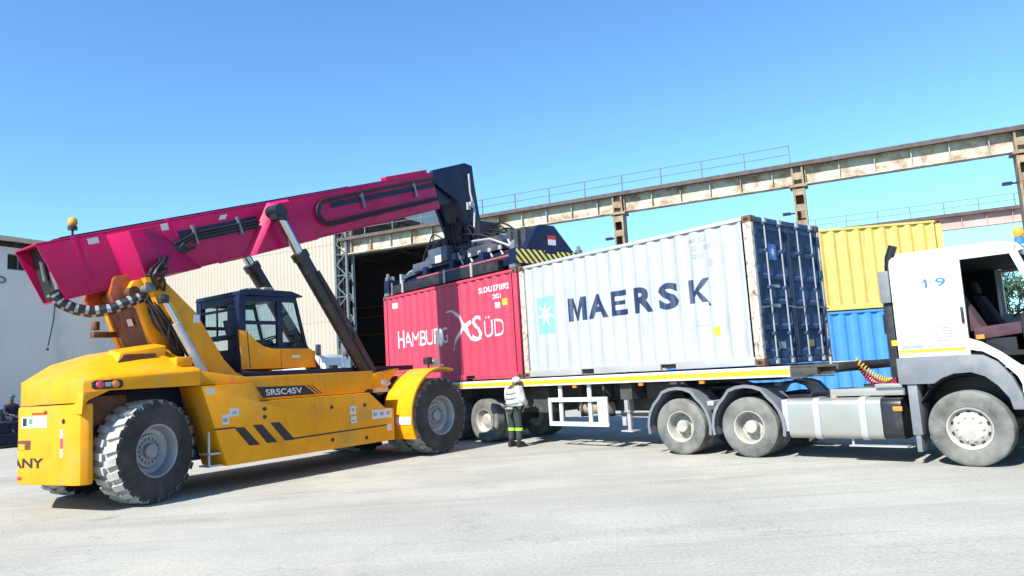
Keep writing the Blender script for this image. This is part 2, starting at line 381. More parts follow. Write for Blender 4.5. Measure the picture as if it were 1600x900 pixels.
# ------------------------------------------------------------------ ground
def ground():
    mb = MB(); n = 48; S = 1500.0
    # one sheet, finer near the yard, with very shallow undulation
    ticks = [math.copysign(abs(t) ** 2.6, t) * S for t in [(-1 + 2 * i / n) for i in range(n + 1)]]
    rows = []
    for y in ticks:
        rows.append([(x, y + 15, 0) for x in ticks])
    mb.grid(rows)
    m = bpy.data.materials.new('dusty_yard'); m.use_nodes = True
    nt = m.node_tree; nd = nt.nodes; lk = nt.links; b = nd['Principled BSDF']; b.inputs['Roughness'].default_value = 0.92
    b.inputs['Specular IOR Level'].default_value = 0.25
    tc = nd.new('ShaderNodeTexCoord')
    def noise(scale, det, rot=0, sc=(1, 1, 1), rough=0.6):
        mp = nd.new('ShaderNodeMapping'); mp.inputs['Scale'].default_value = sc; mp.inputs['Rotation'].default_value = (0, 0, rot)
        lk.new(tc.outputs['Object'], mp.inputs['Vector'])
        t = nd.new('ShaderNodeTexNoise'); t.inputs['Scale'].default_value = scale; t.inputs['Detail'].default_value = det
        t.inputs['Roughness'].default_value = rough
        lk.new(mp.outputs['Vector'], t.inputs['Vector']); return t.outputs['Fac']
    def ramp(src, p0, c0, p1, c1):
        r = nd.new('ShaderNodeValToRGB'); r.color_ramp.elements[0].position = p0; r.color_ramp.elements[1].position = p1
        r.color_ramp.elements[0].color = c0; r.color_ramp.elements[1].color = c1
        lk.new(src, r.inputs['Fac']); return r.outputs['Color']
    def mix(a, b_, fac=None, mode='MIX', f=1.0):
        x = nd.new('ShaderNodeMix'); x.data_type = 'RGBA'; x.blend_type = mode
        x.inputs['Factor'].default_value = f
        if fac is not None: lk.new(fac, x.inputs['Factor'])
        lk.new(a, x.inputs['A'])
        if isinstance(b_, tuple): x.inputs['B'].default_value = b_
        else: lk.new(b_, x.inputs['B'])
        return x.outputs['Result']
    base = ramp(noise(0.35, 8), 0.35, (0.292, 0.286, 0.250, 1), 0.68, (0.378, 0.370, 0.325, 1))
    # scuffed wheel tracks: long streaks roughly along the yard
    tr = ramp(noise(0.9, 5, radians(-14), (0.09, 1.0, 1)), 0.48, (0, 0, 0, 1), 0.64, (0.45, 0.45, 0.45, 1))
    base = mix(base, (0.235, 0.23, 0.205, 1), tr)
    tr2 = ramp(noise(1.6, 5, radians(33), (0.07, 1.0, 1)), 0.56, (0, 0, 0, 1), 0.68, (0.45, 0.45, 0.45, 1))
    base = mix(base, (0.41, 0.398, 0.352, 1), tr2)
    tr3 = ramp(noise(3.2, 4, radians(-40), (0.05, 1.0, 1)), 0.58, (0, 0, 0, 1), 0.66, (0.3, 0.3, 0.3, 1))
    base = mix(base, (0.245, 0.24, 0.215, 1), tr3)
    sand = ramp(noise(0.22, 9, 0.7, (1, 1, 1), 0.7), 0.54, (0, 0, 0, 1), 0.64, (0.7, 0.7, 0.7, 1))
    base = mix(base, (0.41, 0.38, 0.318, 1), sand)
    oil = ramp(noise(0.55, 7, 2.1, (1, 1, 1), 0.62), 0.665, (0, 0, 0, 1), 0.72, (0.5, 0.5, 0.5, 1))
    base = mix(base, (0.15, 0.145, 0.13, 1), oil)
    grit = ramp(noise(26, 5, 0, (1, 1, 1), 0.7), 0.30, (0.72, 0.72, 0.72, 1), 0.62, (1.06, 1.06, 1.06, 1))
    base = mix(base, grit, None, 'MULTIPLY', 0.9)
    vo = nd.new('ShaderNodeTexVoronoi'); vo.feature = 'DISTANCE_TO_EDGE'; vo.inputs['Scale'].default_value = 0.21
    wp = nd.new('ShaderNodeTexNoise'); wp.inputs['Scale'].default_value = 1.3; wp.inputs['Detail'].default_value = 6
    lk.new(tc.outputs['Object'], wp.inputs['Vector'])
    wa = nd.new('ShaderNodeVectorMath'); wa.operation = 'ADD'; lk.new(tc.outputs['Object'], wa.inputs[0])
    ws = nd.new('ShaderNodeVectorMath'); ws.operation = 'SCALE'; ws.inputs['Scale'].default_value = 2.2
    lk.new(wp.outputs['Color'], ws.inputs[0]); lk.new(ws.outputs['Vector'], wa.inputs[1])
    lk.new(wa.outputs['Vector'], vo.inputs['Vector'])
    crack = ramp(vo.outputs['Distance'], 0.0, (0.70, 0.69, 0.67, 1), 0.006, (1, 1, 1, 1))
    base = mix(base, crack, noise(0.5, 3, 1.3), 'MULTIPLY')
    peb = ramp(noise(75, 2), 0.64, (1, 1, 1, 1), 0.72, (0.6, 0.59, 0.57, 1))
    base = mix(base, peb, None, 'MULTIPLY', 0.9)
    lk.new(base, b.inputs['Base Color'])
    bp = nd.new('ShaderNodeBump'); bp.inputs['Strength'].default_value = 0.35; bp.inputs['Distance'].default_value = 0.02
    lk.new(noise(14, 9, 0, (1, 1, 1), 0.75), bp.inputs['Height']); 
    bp2 = nd.new('ShaderNodeBump'); bp2.inputs['Strength'].default_value = 0.25; bp2.inputs['Distance'].default_value = 0.08
    lk.new(noise(1.5, 6, radians(-14), (0.25, 1, 1)), bp2.inputs['Height']); lk.new(bp.outputs['Normal'], bp2.inputs['Normal'])
    lk.new(bp2.outputs['Normal'], b.inputs['Normal'])
    o = mb.build('ground', m, smooth=0); o['kind'] = 'structure'
ground()

# ------------------------------------------------------------------ shipping containers
CW = 2.438
class Corr:
    def __init__(s, x0, x1, pitch, depth):
        s.n = max(1, round((x1 - x0) / pitch)); s.x0 = x0; s.x1 = x1; s.p = (x1 - x0) / s.n; s.d = depth
    def breaks(s):
        out = []
        for i in range(s.n):
            for f in (0.0, 0.13, 0.37, 0.63, 0.87): out.append(s.x0 + (i + f) * s.p)
        return out + [s.x1]
    def depth(s, x):
        if x <= s.x0 or x >= s.x1: return 0.0
        f = ((x - s.x0) / s.p) % 1.0
        if f < 0.13 or f > 0.87: return 0.0
        if f < 0.37: return s.d * (f - 0.13) / 0.24
        if f > 0.63: return s.d * (0.87 - f) / 0.24
        return s.d
def cut_bm(bm, fn_breaks):
    for x in fn_breaks:
        bmesh.ops.bisect_plane(bm, geom=bm.verts[:] + bm.edges[:] + bm.faces[:], plane_co=(x, 0, 0), plane_no=(1, 0, 0), dist=1e-6)
def casting(mb, c, s=(0.178, 0.162, 0.118)):
    x, y, z = c
    mb.bx(x - s[0] / 2, x + s[0] / 2, y - s[1] / 2, y + s[1] / 2, z - s[2] / 2, z + s[2] / 2)
def container(root, L, H, body, post, rail, pitch=0.33, depth=0.030, doors=False, pockets=True):
    C = Corr(0.20, L - 0.20, pitch, depth)
    W = CW; zb, zt = 0.17, H - 0.075
    for side in (0, 1):   # 0: near (y = 0), 1: far
        def Y(d): return -d if side == 0 else -W + d
        mb = MB(); rows = [[(x, Y(0.014 + C.depth(x)), zb - 0.02) for x in C.breaks()], [(x, Y(0.014 + C.depth(x)), zt + 0.02) for x in C.breaks()]]
        mb.grid(rows); mb.build('side_panel', body, root, smooth=20)
        mb = MB(); y0, y1 = sorted((Y(0.002), Y(0.062)))
        mb.bx(0.178, L - 0.178, y0, y1, H - 0.078, H - 0.012); mb.build('top_rail', body if side else rail[0], root, bevel=0.006)
        mb = MB()
        if pockets:
            c = L / 2; segs = [(0.178, c - 1.22), (c - 0.86, c + 0.86), (c + 1.22, L - 0.178)]
            for a, b in segs: mb.bx(a, b, y0, y1, 0.022, 0.165)
            for a, b in ((c - 1.22, c - 0.86), (c + 0.86, c + 1.22)): mb.bx(a, b, y0, y1, 0.125, 0.165)
        else: mb.bx(0.178, L - 0.178, y0, y1, 0.022, 0.165)
        mb.build('bottom_rail', rail[1], root, bevel=0.006)
        for e in (0, 1):
            x = 0.0 if e == 0 else L
            mb = MB(); xa, xb = sorted((x + (0.004 if e == 0 else -0.004), x + (0.165 if e == 0 else -0.165)))
            ya, yb = sorted((Y(0.004), Y(0.09))); mb.bx(xa, xb, ya, yb, 0.118, H - 0.118)
            mb.build('corner_post', post, root, bevel=0.012)
            for zz in (0, 1):
                mb = MB(); casting(mb, (x + (0.089 if e == 0 else -0.089), Y(0.081), 0.059 if zz == 0 else H - 0.059))
                cst = mb.build('corner_casting', 'rust', root, bevel=0.012)
                hb = MB(); zc = 0.062 if zz == 0 else H - 0.062; xc = x + (0.089 if e == 0 else -0.089)
                yo = Y(-0.002); pts = [(xc + 0.045 * cos(t) * 1.1, zc + 0.028 * sin(t)) for t in [i * pi / 6 for i in range(12)]]
                hb.py(pts, yo, Y(0.01)); hb.build('lifting_hole', 'dark', cst)
    # roof and floor sheets
    mb = MB(); mb.bx(0.18, L - 0.18, -W + 0.064, -0.064, H - 0.045, H - 0.02); mb.build('roof', body, root)
    mb = MB(); mb.bx(0.18, L - 0.18, -W + 0.064, -0.064, 0.06, 0.155); mb.build('floor', 'frame_dark', root)
    for e in (0, 1):
        x = 0.0 if e == 0 else L; s = 1 if e == 0 else -1
        mb = MB()
        for za, zb2 in ((0.012, 0.118), (H - 0.112, H - 0.015)):
            xa, xb = sorted((x + 0.006 * s, x + 0.11 * s)); mb.bx(xa, xb, -W + 0.165, -0.165, za, zb2)
        mb.build('end_header', 'c_blue' if (doors and e == 0) else body, root, bevel=0.006, split=True)
        if not (doors and e == 0):
            mb = MB(); CE = Corr(0.092, W - 0.092, pitch * 0.85, depth)
            mb.grid([[(x + s * (0.02 + CE.depth(t)), -t, 0.1) for t in CE.breaks()], [(x + s * (0.02 + CE.depth(t)), -t, H - 0.1) for t in CE.breaks()]])
            mb.build('end_panel', body, root, smooth=20)
    return C
def side_decal(root, C, bm, x_left, z0, material, name='lettering', d=0.0035):
    """flat artwork (u to the viewer's right, v up) wrapped on the near corrugated side"""
    us = [v.co.x for v in bm.verts]; lo, hi = min(us), max(us)
    cut_bm(bm, [x_left - b for b in C.breaks() if lo < x_left - b < hi])
    mb = MB(); mb.bm2d(bm, lambda u, v: (x_left - u, -0.014 - C.depth(x_left - u) + d, z0 + v)); bm.free()
    return mb.build(name, material, root, smooth=0, fixn=False)

# --- white container with blue doors
CH = 2.591
wc = thing('shipping_container', 'white corrugated shipping container with navy lettering and blue end doors, on the trailer', 'container', CO_LOC, CO_YAW)
Cw = container(wc, 6.058, CH, 'c_white', 'c_cream', ('c_white', 'light_grey'), doors=True)
# letters of the shipping line, one by one, at the positions they have on the panel
for ch, xl, xr, z0, z1 in (('M', 4.52, 4.00, 1.16, 1.66), ('A', 3.93, 3.40, 1.16, 1.66), ('E', 3.30, 2.86, 1.16, 1.66),
                           ('R', 2.70, 2.23, 1.155, 1.66), ('S', 2.10, 1.64, 1.15, 1.655), ('K', 1.40, 0.93, 1.13, 1.635)):
    w_, h_ = xl - xr, z1 - z0; t_ = 0.122
    shapes = {'M': [[(0, 0), (t_, 0), (t_, h_ * 0.62), (w_ / 2 - 0.035, 0), (w_ / 2 + 0.035, 0), (w_ - t_, h_ * 0.62), (w_ - t_, 0), (w_, 0), (w_, h_), (w_ - t_ * 1.15, h_), (w_ / 2, h_ * 0.34), (t_ * 1.15, h_), (0, h_)]],
              'E': [[(0, 0), (w_, 0), (w_, t_ * 0.9), (t_, t_ * 0.9), (t_, h_ * 0.5 - 0.035), (w_ * 0.88, h_ * 0.5 - 0.035), (w_ * 0.88, h_ * 0.5 + 0.045), (t_, h_ * 0.5 + 0.045), (t_, h_ - t_ * 0.9), (w_ * 0.97, h_ - t_ * 0.9), (w_ * 0.97, h_), (0, h_)]],
              'K': [[(0, 0), (t_, 0), (t_, h_ * 0.36), (t_ + 0.06, h_ * 0.46), (w_ - t_ * 1.2, 0), (w_, 0), (t_ + 0.11, h_ * 0.56), (w_ * 0.98, h_), (w_ - t_ * 1.25, h_), (t_, h_ * 0.55), (t_, h_), (0, h_)]]}
    bm_ = poly_bm(shapes[ch]) if ch in shapes else text_bm(ch, h_, w_, bold=0.042)
    side_decal(wc, Cw, bm_, xl, z0, 'decal_navy')
sq = [(0, 0), (0.50, 0), (0.50, 0.82), (0, 0.82)]
def star(n, r0, r1, cx, cy, sy=1.0, rot=0.0):
    p = []
    for i in range(2 * n):
        r = r0 if i % 2 == 0 else r1; a = pi / 2 + rot + i * pi / n
        p.append((cx + r * cos(a), cy + r * sin(a) * sy))
    return p
side_decal(wc, Cw, poly_bm([sq]), 5.50, 0.97, 'decal_teal', 'emblem')
side_decal(wc, Cw, poly_bm([star(7, 0.27, 0.10, 0.25, 0.43, 1.1)]), 5.50, 0.97, 'decal_white', 'emblem', d=0.0065)
for t, xl, z, h in (('MRKU', 1.30, 2.30, 0.10), ('321 8668', 1.26, 2.15, 0.10), ('22G1', 1.27, 2.01, 0.09)):
    side_decal(wc, Cw, text_bm(t, h, bold=0.02), xl, z, 'decal_grey')
side_decal(wc, Cw, poly_bm([[(0.055 * cos(i * pi / 8), 0.075 * sin(i * pi / 8)) for i in range(16)]]), 0.87, 1.89, 'decal_grey', 'decal')
side_decal(wc, Cw, poly_bm([rect(0, 0, 0.12, 0.16)]), 0.92, 0.58, 'decal_yellow', 'decal')
side_decal(wc, Cw, poly_bm([rect(0, 0, 0.42, 0.42)]), 1.42, 0.78, 'c_white', 'repair_patch', d=0.004)
# doors (x = 0 face)
for k, (ya, yb) in enumerate(((-0.095, -1.213), (-1.225, -2.343))):
    mb = MB(); zs = [0.13]
    z = 0.13; rows = []
    pts = [(0.13, 0.02), (0.24, 0.02)]
    zz = 0.24
    for i in range(5):
        h = 0.44
        pts += [(zz + 0.04, 0.055), (zz + h - 0.10, 0.055), (zz + h - 0.06, 0.02), (zz + h - 0.0, 0.02)]; zz += h
    pts += [(2.47, 0.02)]
    mb.grid([[(d, ya - 0.06, z) for z, d in pts], [(d, yb + 0.06, z) for z, d in pts]])
    mb.bx(0.012, 0.07, min(ya, ya - 0.06), ya, 0.13, 2.47); mb.bx(0.012, 0.07, yb, yb + 0.06, 0.13, 2.47)
    door = mb.build('door', 'c_blue', wc, smooth=20)
    for q in (0.27, 0.73):
        y = ya + (yb - ya) * q
        mb = MB(); mb.cyl((-0.018, y, 0.08), (-0.018, y, 2.53), 0.014, n=10)
        for zc in (0.075, 2.525): mb.bx(-0.05, -0.002, y - 0.03, y + 0.03, zc - 0.045, zc + 0.045)
        lb = mb.build('locking_bar', 'decal_grey', door)
        for zc in (0.12, 0.55, 1.35, 2.0, 2.47):
            mb = MB(); mb.bx(-0.034, 0.016, y - 0.035, y + 0.035, zc - 0.025, zc + 0.025); mb.build('bar_bracket', 'c_blue', door)
        sgn = 1 if q > 0.5 else -1
        mb = MB(); mb.bar((-0.05, y, 1.02), (-0.05, y - sgn * 0.34 * (1 if k == 0 else 1), 0.99), 0.012, 0.028); mb.build('door_handle', 'grey_steel', door)
    mb = MB()
    ye = ya if k == 0 else yb
    for zc in (0.35, 0.95, 1.65, 2.3): mb.bx(-0.014, 0.012, ye - 0.06 if k == 0 else ye - 0.03, ye + 0.03 if k == 0 else ye + 0.06, zc - 0.07, zc + 0.07)
    mb.build('hinge', 'c_blue', door, bevel=0.006, split=True)
    mb = MB(); mb.bx(-0.006, 0.03, yb - 0.006 if k == 0 else ya - 0.0, yb + 0.03 if k == 0 else ya + 0.006, 0.14, 2.46); mb.build('door_seal', 'rubber', door)
    def face(u, v, y0=ya): return (0.0165, y0 - u, v)
    if k == 0:
        mb = MB(); mb.bm2d(poly_bm([rect(0.42, 1.84, 0.68, 2.12)]), face); mb.build('emblem', mat('emblem_blue', (0.03, 0.20, 0.62), 0.4), door, smooth=0)
        mb = MB(); mb.bm2d(poly_bm([star(7, 0.10, 0.04, 0.55, 1.98)]), lambda u, v: (0.0135, ya - u, v)); mb.build('emblem', 'decal_white', door, smooth=0)
        mb = MB(); mb.bm2d(poly_bm([rect(0.42, 1.0, 0.66, 1.06), rect(0.40, 1.35, 0.70, 1.40), rect(0.45, 0.28, 0.70, 0.40)]), face); mb.build('decal', 'decal_grey', door, smooth=0, split=True)
    else:
        for t, v in (('MRKU 321866', 2.06), ('22G1', 1.88)):
            mb = MB(); mb.bm2d(text_bm(t, 0.10, bold=0.01), lambda u, w, v=v: (0.0165, ya - 0.25 - u * 0.9, v + w)); mb.build('lettering', 'decal_black', door, smooth=0)
        mb = MB(); mb.bm2d(poly_bm([rect(0.35, 0.30, 0.58, 0.42)]), face); mb.build('decal', 'decal_yellow', door, smooth=0)

# --- red container
RX = 6.058 + 0.08
rm = frame_mtx(CO_LOC, CO_YAW) @ Vector((RX, 0, 0))
rc = thing('shipping_container', 'red corrugated shipping container with white lettering on the trailer, beneath the black spreader frame', 'container', rm, CO_YAW)
Cr = container(rc, 6.058, CH, 'c_red', 'c_red', ('c_red', 'c_red'))
def rtxt(t, xl, xr, z0, z1, m='decal_pale'):
    side_decal(rc, Cr, text_bm(t, z1 - z0, xl - xr), xl - RX, z0, m)
rtxt('H', 11.52, 11.18, 1.03, 1.53); rtxt('AMBURG', 11.13, 9.02, 1.03, 1.45)
rtxt('S', 7.96, 7.58, 1.0, 1.62); rtxt('ÜD', 7.50, 6.72, 1.04, 1.56)
# the flying-bird emblem between the words: two crossed swooping wings
def swoosh(pts, w):
    up = []; dn = []
    for i, (x, y) in enumerate(pts):
        j, k = max(i - 1, 0), min(i + 1, len(pts) - 1)
        dx, dy = pts[k][0] - pts[j][0], pts[k][1] - pts[j][1]; l = math.hypot(dx, dy) or 1
        ww = w[i] / 2
        up.append((x - dy / l * ww, y + dx / l * ww)); dn.append((x + dy / l * ww, y - dx / l * ww))
    return up + dn[::-1]
def arc_pts(p0, p1, p2, n=10):
    return [((1 - t) ** 2 * p0[0] + 2 * t * (1 - t) * p1[0] + t * t * p2[0], (1 - t) ** 2 * p0[1] + 2 * t * (1 - t) * p1[1] + t * t * p2[1]) for t in [i / n for i in range(n + 1)]]
w1 = arc_pts((0.0, 0.80), (0.42, 0.92), (0.80, 0.30)); w2 = arc_pts((0.80, 0.34), (1.0, -0.12), (1.45, 0.02))
w3 = arc_pts((0.22, -0.22), (0.50, 0.36), (1.05, 0.46))
for ps, ws in ((w1, [0.025 + 0.010 * i for i in range(11)]), (w2, [0.13 - 0.010 * i for i in range(11)]), (w3, [0.03 + 0.016 * i if i < 6 else 0.11 for i in range(11)])):
    side_decal(rc, Cr, poly_bm([swoosh(ps, ws)]), 9.05 - RX, 1.02, 'decal_pale', 'emblem', d=0.003 + 0.0007 * len(ws) * (1 if ps is w1 else (1.3 if ps is w2 else 0.7)) * 0.2)
for t, xl, z, h in (('SUDU 371892', 7.62, 2.14, 0.15), ('22G1', 7.12, 1.95, 0.12)):
    side_decal(rc, Cr, text_bm(t, h, bold=0.03), xl - RX, z, 'decal_pale')
side_decal(rc, Cr, poly_bm([rect(0, 0, 0.16, 0.14)]), 7.0 - RX, 1.72, 'decal_pale', 'decal')
side_decal(rc, Cr, poly_bm([rect(0, 0, 0.16, 0.16)]), 6.72 - RX, 1.76, 'decal_yellow', 'decal')
side_decal(rc, Cr, poly_bm([rect(0, 0, 0.26, 0.16)]), 11.72 - RX, 2.20, 'decal_pale', 'decal')

# --- stack behind the truck: yellow on blue
ya = radians(172); ux, uy = cos(ya), sin(ya)
P0 = Vector((12.443, 20.479, 0))
# local x runs to the left in the picture, local y = 0 face must look at the camera: yaw 172 puts local +y towards the viewer
def stk(u): return (P0.x + ux * u, P0.y + uy * u)
bl = thing('shipping_container', 'bright blue container at the bottom of the stack behind the truck', 'container', stk(-1.2) + (0.02,), 172)
container(bl, 9.125, 2.83, 'c_bright', 'c_bright', ('c_bright', 'c_bright'), pitch=0.36, depth=0.05)
yl = thing('shipping_container', 'yellow corrugated container stacked on top of the bright blue one', 'container', stk(0.0) + (2.855,), 172)
container(yl, 6.058, 2.44, 'c_yellow', 'c_yellow', ('c_yellow', 'c_yellow'), pitch=0.36, depth=0.05, pockets=False)
# ------------------------------------------------------------------ wheels
def wheel(root, c, R, w, side=-1, steer=0.0, kind='truck', name='wheel'):
    """c: hub centre in the thing's frame; side -1: outer face looks along -y"""
    e = MB()
    ax = Vector((0, side, 0)); h = w / 2
    rr = R * (0.54 if kind != 'stacker' else 0.50)
    def place(mb):
        mb.xf(Matrix.Translation(c) @ Matrix.Rotation(radians(steer), 4, 'Z')); return mb
    if kind == 'stacker':
        hub = MB(); hub.lathe([(0, h * 0.50), (rr * 0.26, h * 0.50), (rr * 0.30, h * 0.42), (rr * 0.30, h * 0.22), (rr * 0.62, h * 0.20), (rr * 0.66, h * 0.26)], (0, 0, 0), ax, 32)
        for i in range(16):
            a = 2 * pi * i / 16; p = Vector((rr * 0.46 * cos(a), 0, rr * 0.46 * sin(a)))
            hub.cyl(p + ax * h * 0.18, p + ax * h * 0.34, 0.022, n=6)
    elif kind == 'front_truck':
        hub = MB(); hub.lathe([(0, h * 0.80), (rr * 0.30, h * 0.80), (rr * 0.50, h * 0.76), (rr * 0.66, h * 0.72), (rr * 0.74, h * 0.62), (rr * 0.86, h * 0.46)], (0, 0, 0), ax, 36)
        for i in range(10):
            a = 2 * pi * i / 10; p = Vector((rr * 0.58 * cos(a), 0, rr * 0.58 * sin(a)))
            hub.cyl(p + ax * h * 0.70, p + ax * h * 0.86, 0.019, n=6)
    elif kind == 'drive_truck':
        hub = MB(); hub.lathe([(0, h * 0.52), (rr * 0.36, h * 0.52), (rr * 0.40, h * 0.42), (rr * 0.40, -h * 0.4), (rr * 0.86, -h * 0.6)], (0, 0, 0), ax, 32)
        for i in range(10):
            a = 2 * pi * i / 10; p = Vector((rr * 0.62 * cos(a), 0, rr * 0.62 * sin(a)))
            hub.cyl(p - ax * h * 0.55, p - ax * h * 0.3, 0.018, n=6)
    else:
        hub = MB(); hub.lathe([(0, h * 0.3), (rr * 0.35, h * 0.3), (rr * 0.40, h * 0.2), (rr * 0.86, -h * 0.1)], (0, 0, 0), ax, 24)
    W = place(hub).build(name, {'stacker': 'rim', 'front_truck': 'rim_white', 'drive_truck': 'rim_white'}.get(kind, 'rim_white'), root, smooth=30)
    rim = MB()
    rim.lathe([(rr * 0.62, h * (0.2 if kind == 'stacker' else (-0.6 if kind == 'drive_truck' else -0.25)) - 0.01), (rr * 0.84, h * (0.3 if kind != 'drive_truck' else -0.55)), (rr * 0.88, h * 0.62), (rr * 0.96, h * 0.86), (rr * 1.03, h * 0.90), (rr * 1.04, h * 0.82), (rr * 1.0, h * 0.7)], (0, 0, 0), ax, 40)
    rim.lathe([(rr, h * 0.7), (rr, -h * 0.9), (rr * 0.9, -h * 0.9), (rr * 0.5, -h * 0.5), (0, -h * 0.5)], (0, 0, 0), ax, 24)
    if kind == 'front_truck':
        rim.cur = 1
        for i in range(10):
            a = 2 * pi * (i + 0.5) / 10; p = Vector((rr * 0.80 * cos(a), 0, rr * 0.80 * sin(a)))
            rim.cyl(p + ax * h * 0.40, p + ax * h * 0.58, 0.027, n=8)
    place(rim).build('rim', ['rim' if kind == 'stacker' else 'rim_white', 'dark'], W, smooth=30)
    t = MB()
    if kind == 'stacker':
        prof = [(rr * 0.99, h * 0.80), (rr * 1.05, h * 0.93), (R * 0.66, h * 1.0), (R * 0.80, h * 0.99), (R * 0.90, h * 0.94), (R * 0.935, h * 0.88),
                (R * 0.935, -h * 0.88), (R * 0.90, -h * 0.94), (R * 0.80, -h * 0.99), (rr * 1.05, -h * 0.93), (rr * 0.99, -h * 0.8)]
        t.lathe(prof, (0, 0, 0), ax, 64, idx=[0, 0, 0, 0, 0, 1, 0, 0, 0, 0])
        t.cur = 1; N = 24
        for sd in (1, -1):
            for i in range(N):
                a0 = 2 * pi * (i + (0 if sd == 1 else 0.5)) / N; da = 2 * pi / N * 0.62
                # chunky lug from the middle to the shoulder, slightly swept
                def P(a, r, tt): return Vector((r * cos(a), 0, r * sin(a))) + ax * tt
                sw = 0.06
                inn = [P(a0 + sw, R * 0.90, sd * h * 0.06), P(a0 + da + sw, R * 0.90, sd * h * 0.06), P(a0 + da * 0.92 + sw, R, sd * h * 0.08), P(a0 + da * 0.08 + sw, R, sd * h * 0.08)]
                out = [P(a0, R * 0.90, sd * h * 1.0), P(a0 + da, R * 0.90, sd * h * 1.0), P(a0 + da * 0.92, R * 0.985, sd * h * 0.96), P(a0 + da * 0.08, R * 0.985, sd * h * 0.96)]
                t.hexa(inn, out); t.mi[-5] = 0
        place(t).build('tyre', ['tyre', 'tread'], W, smooth=30)
    else:
        prof = [(rr * 1.0, h * 0.72), (rr * 1.06, h * 0.9), (R * 0.66, h * 0.97), (R * 0.80, h * 1.0), (R * 0.90, h * 0.97), (R * 0.955, h * 0.92), (R * 0.985, h * 0.84), (R, h * 0.70)]
        for k in (0.42, 0.0, -0.42):
            prof += [(R, h * (k + 0.05)), (R - 0.014, h * (k + 0.04)), (R - 0.014, h * (k - 0.04)), (R, h * (k - 0.05))]
        prof += [(R, -h * 0.70), (R * 0.985, -h * 0.84), (R * 0.90, -h * 0.97), (R * 0.7, -h), (rr, -h * 0.8)]
        t.lathe(prof, (0, 0, 0), ax, 56)
        place(t).build('tyre', 'tyre_dusty', W, smooth=25)
    return W

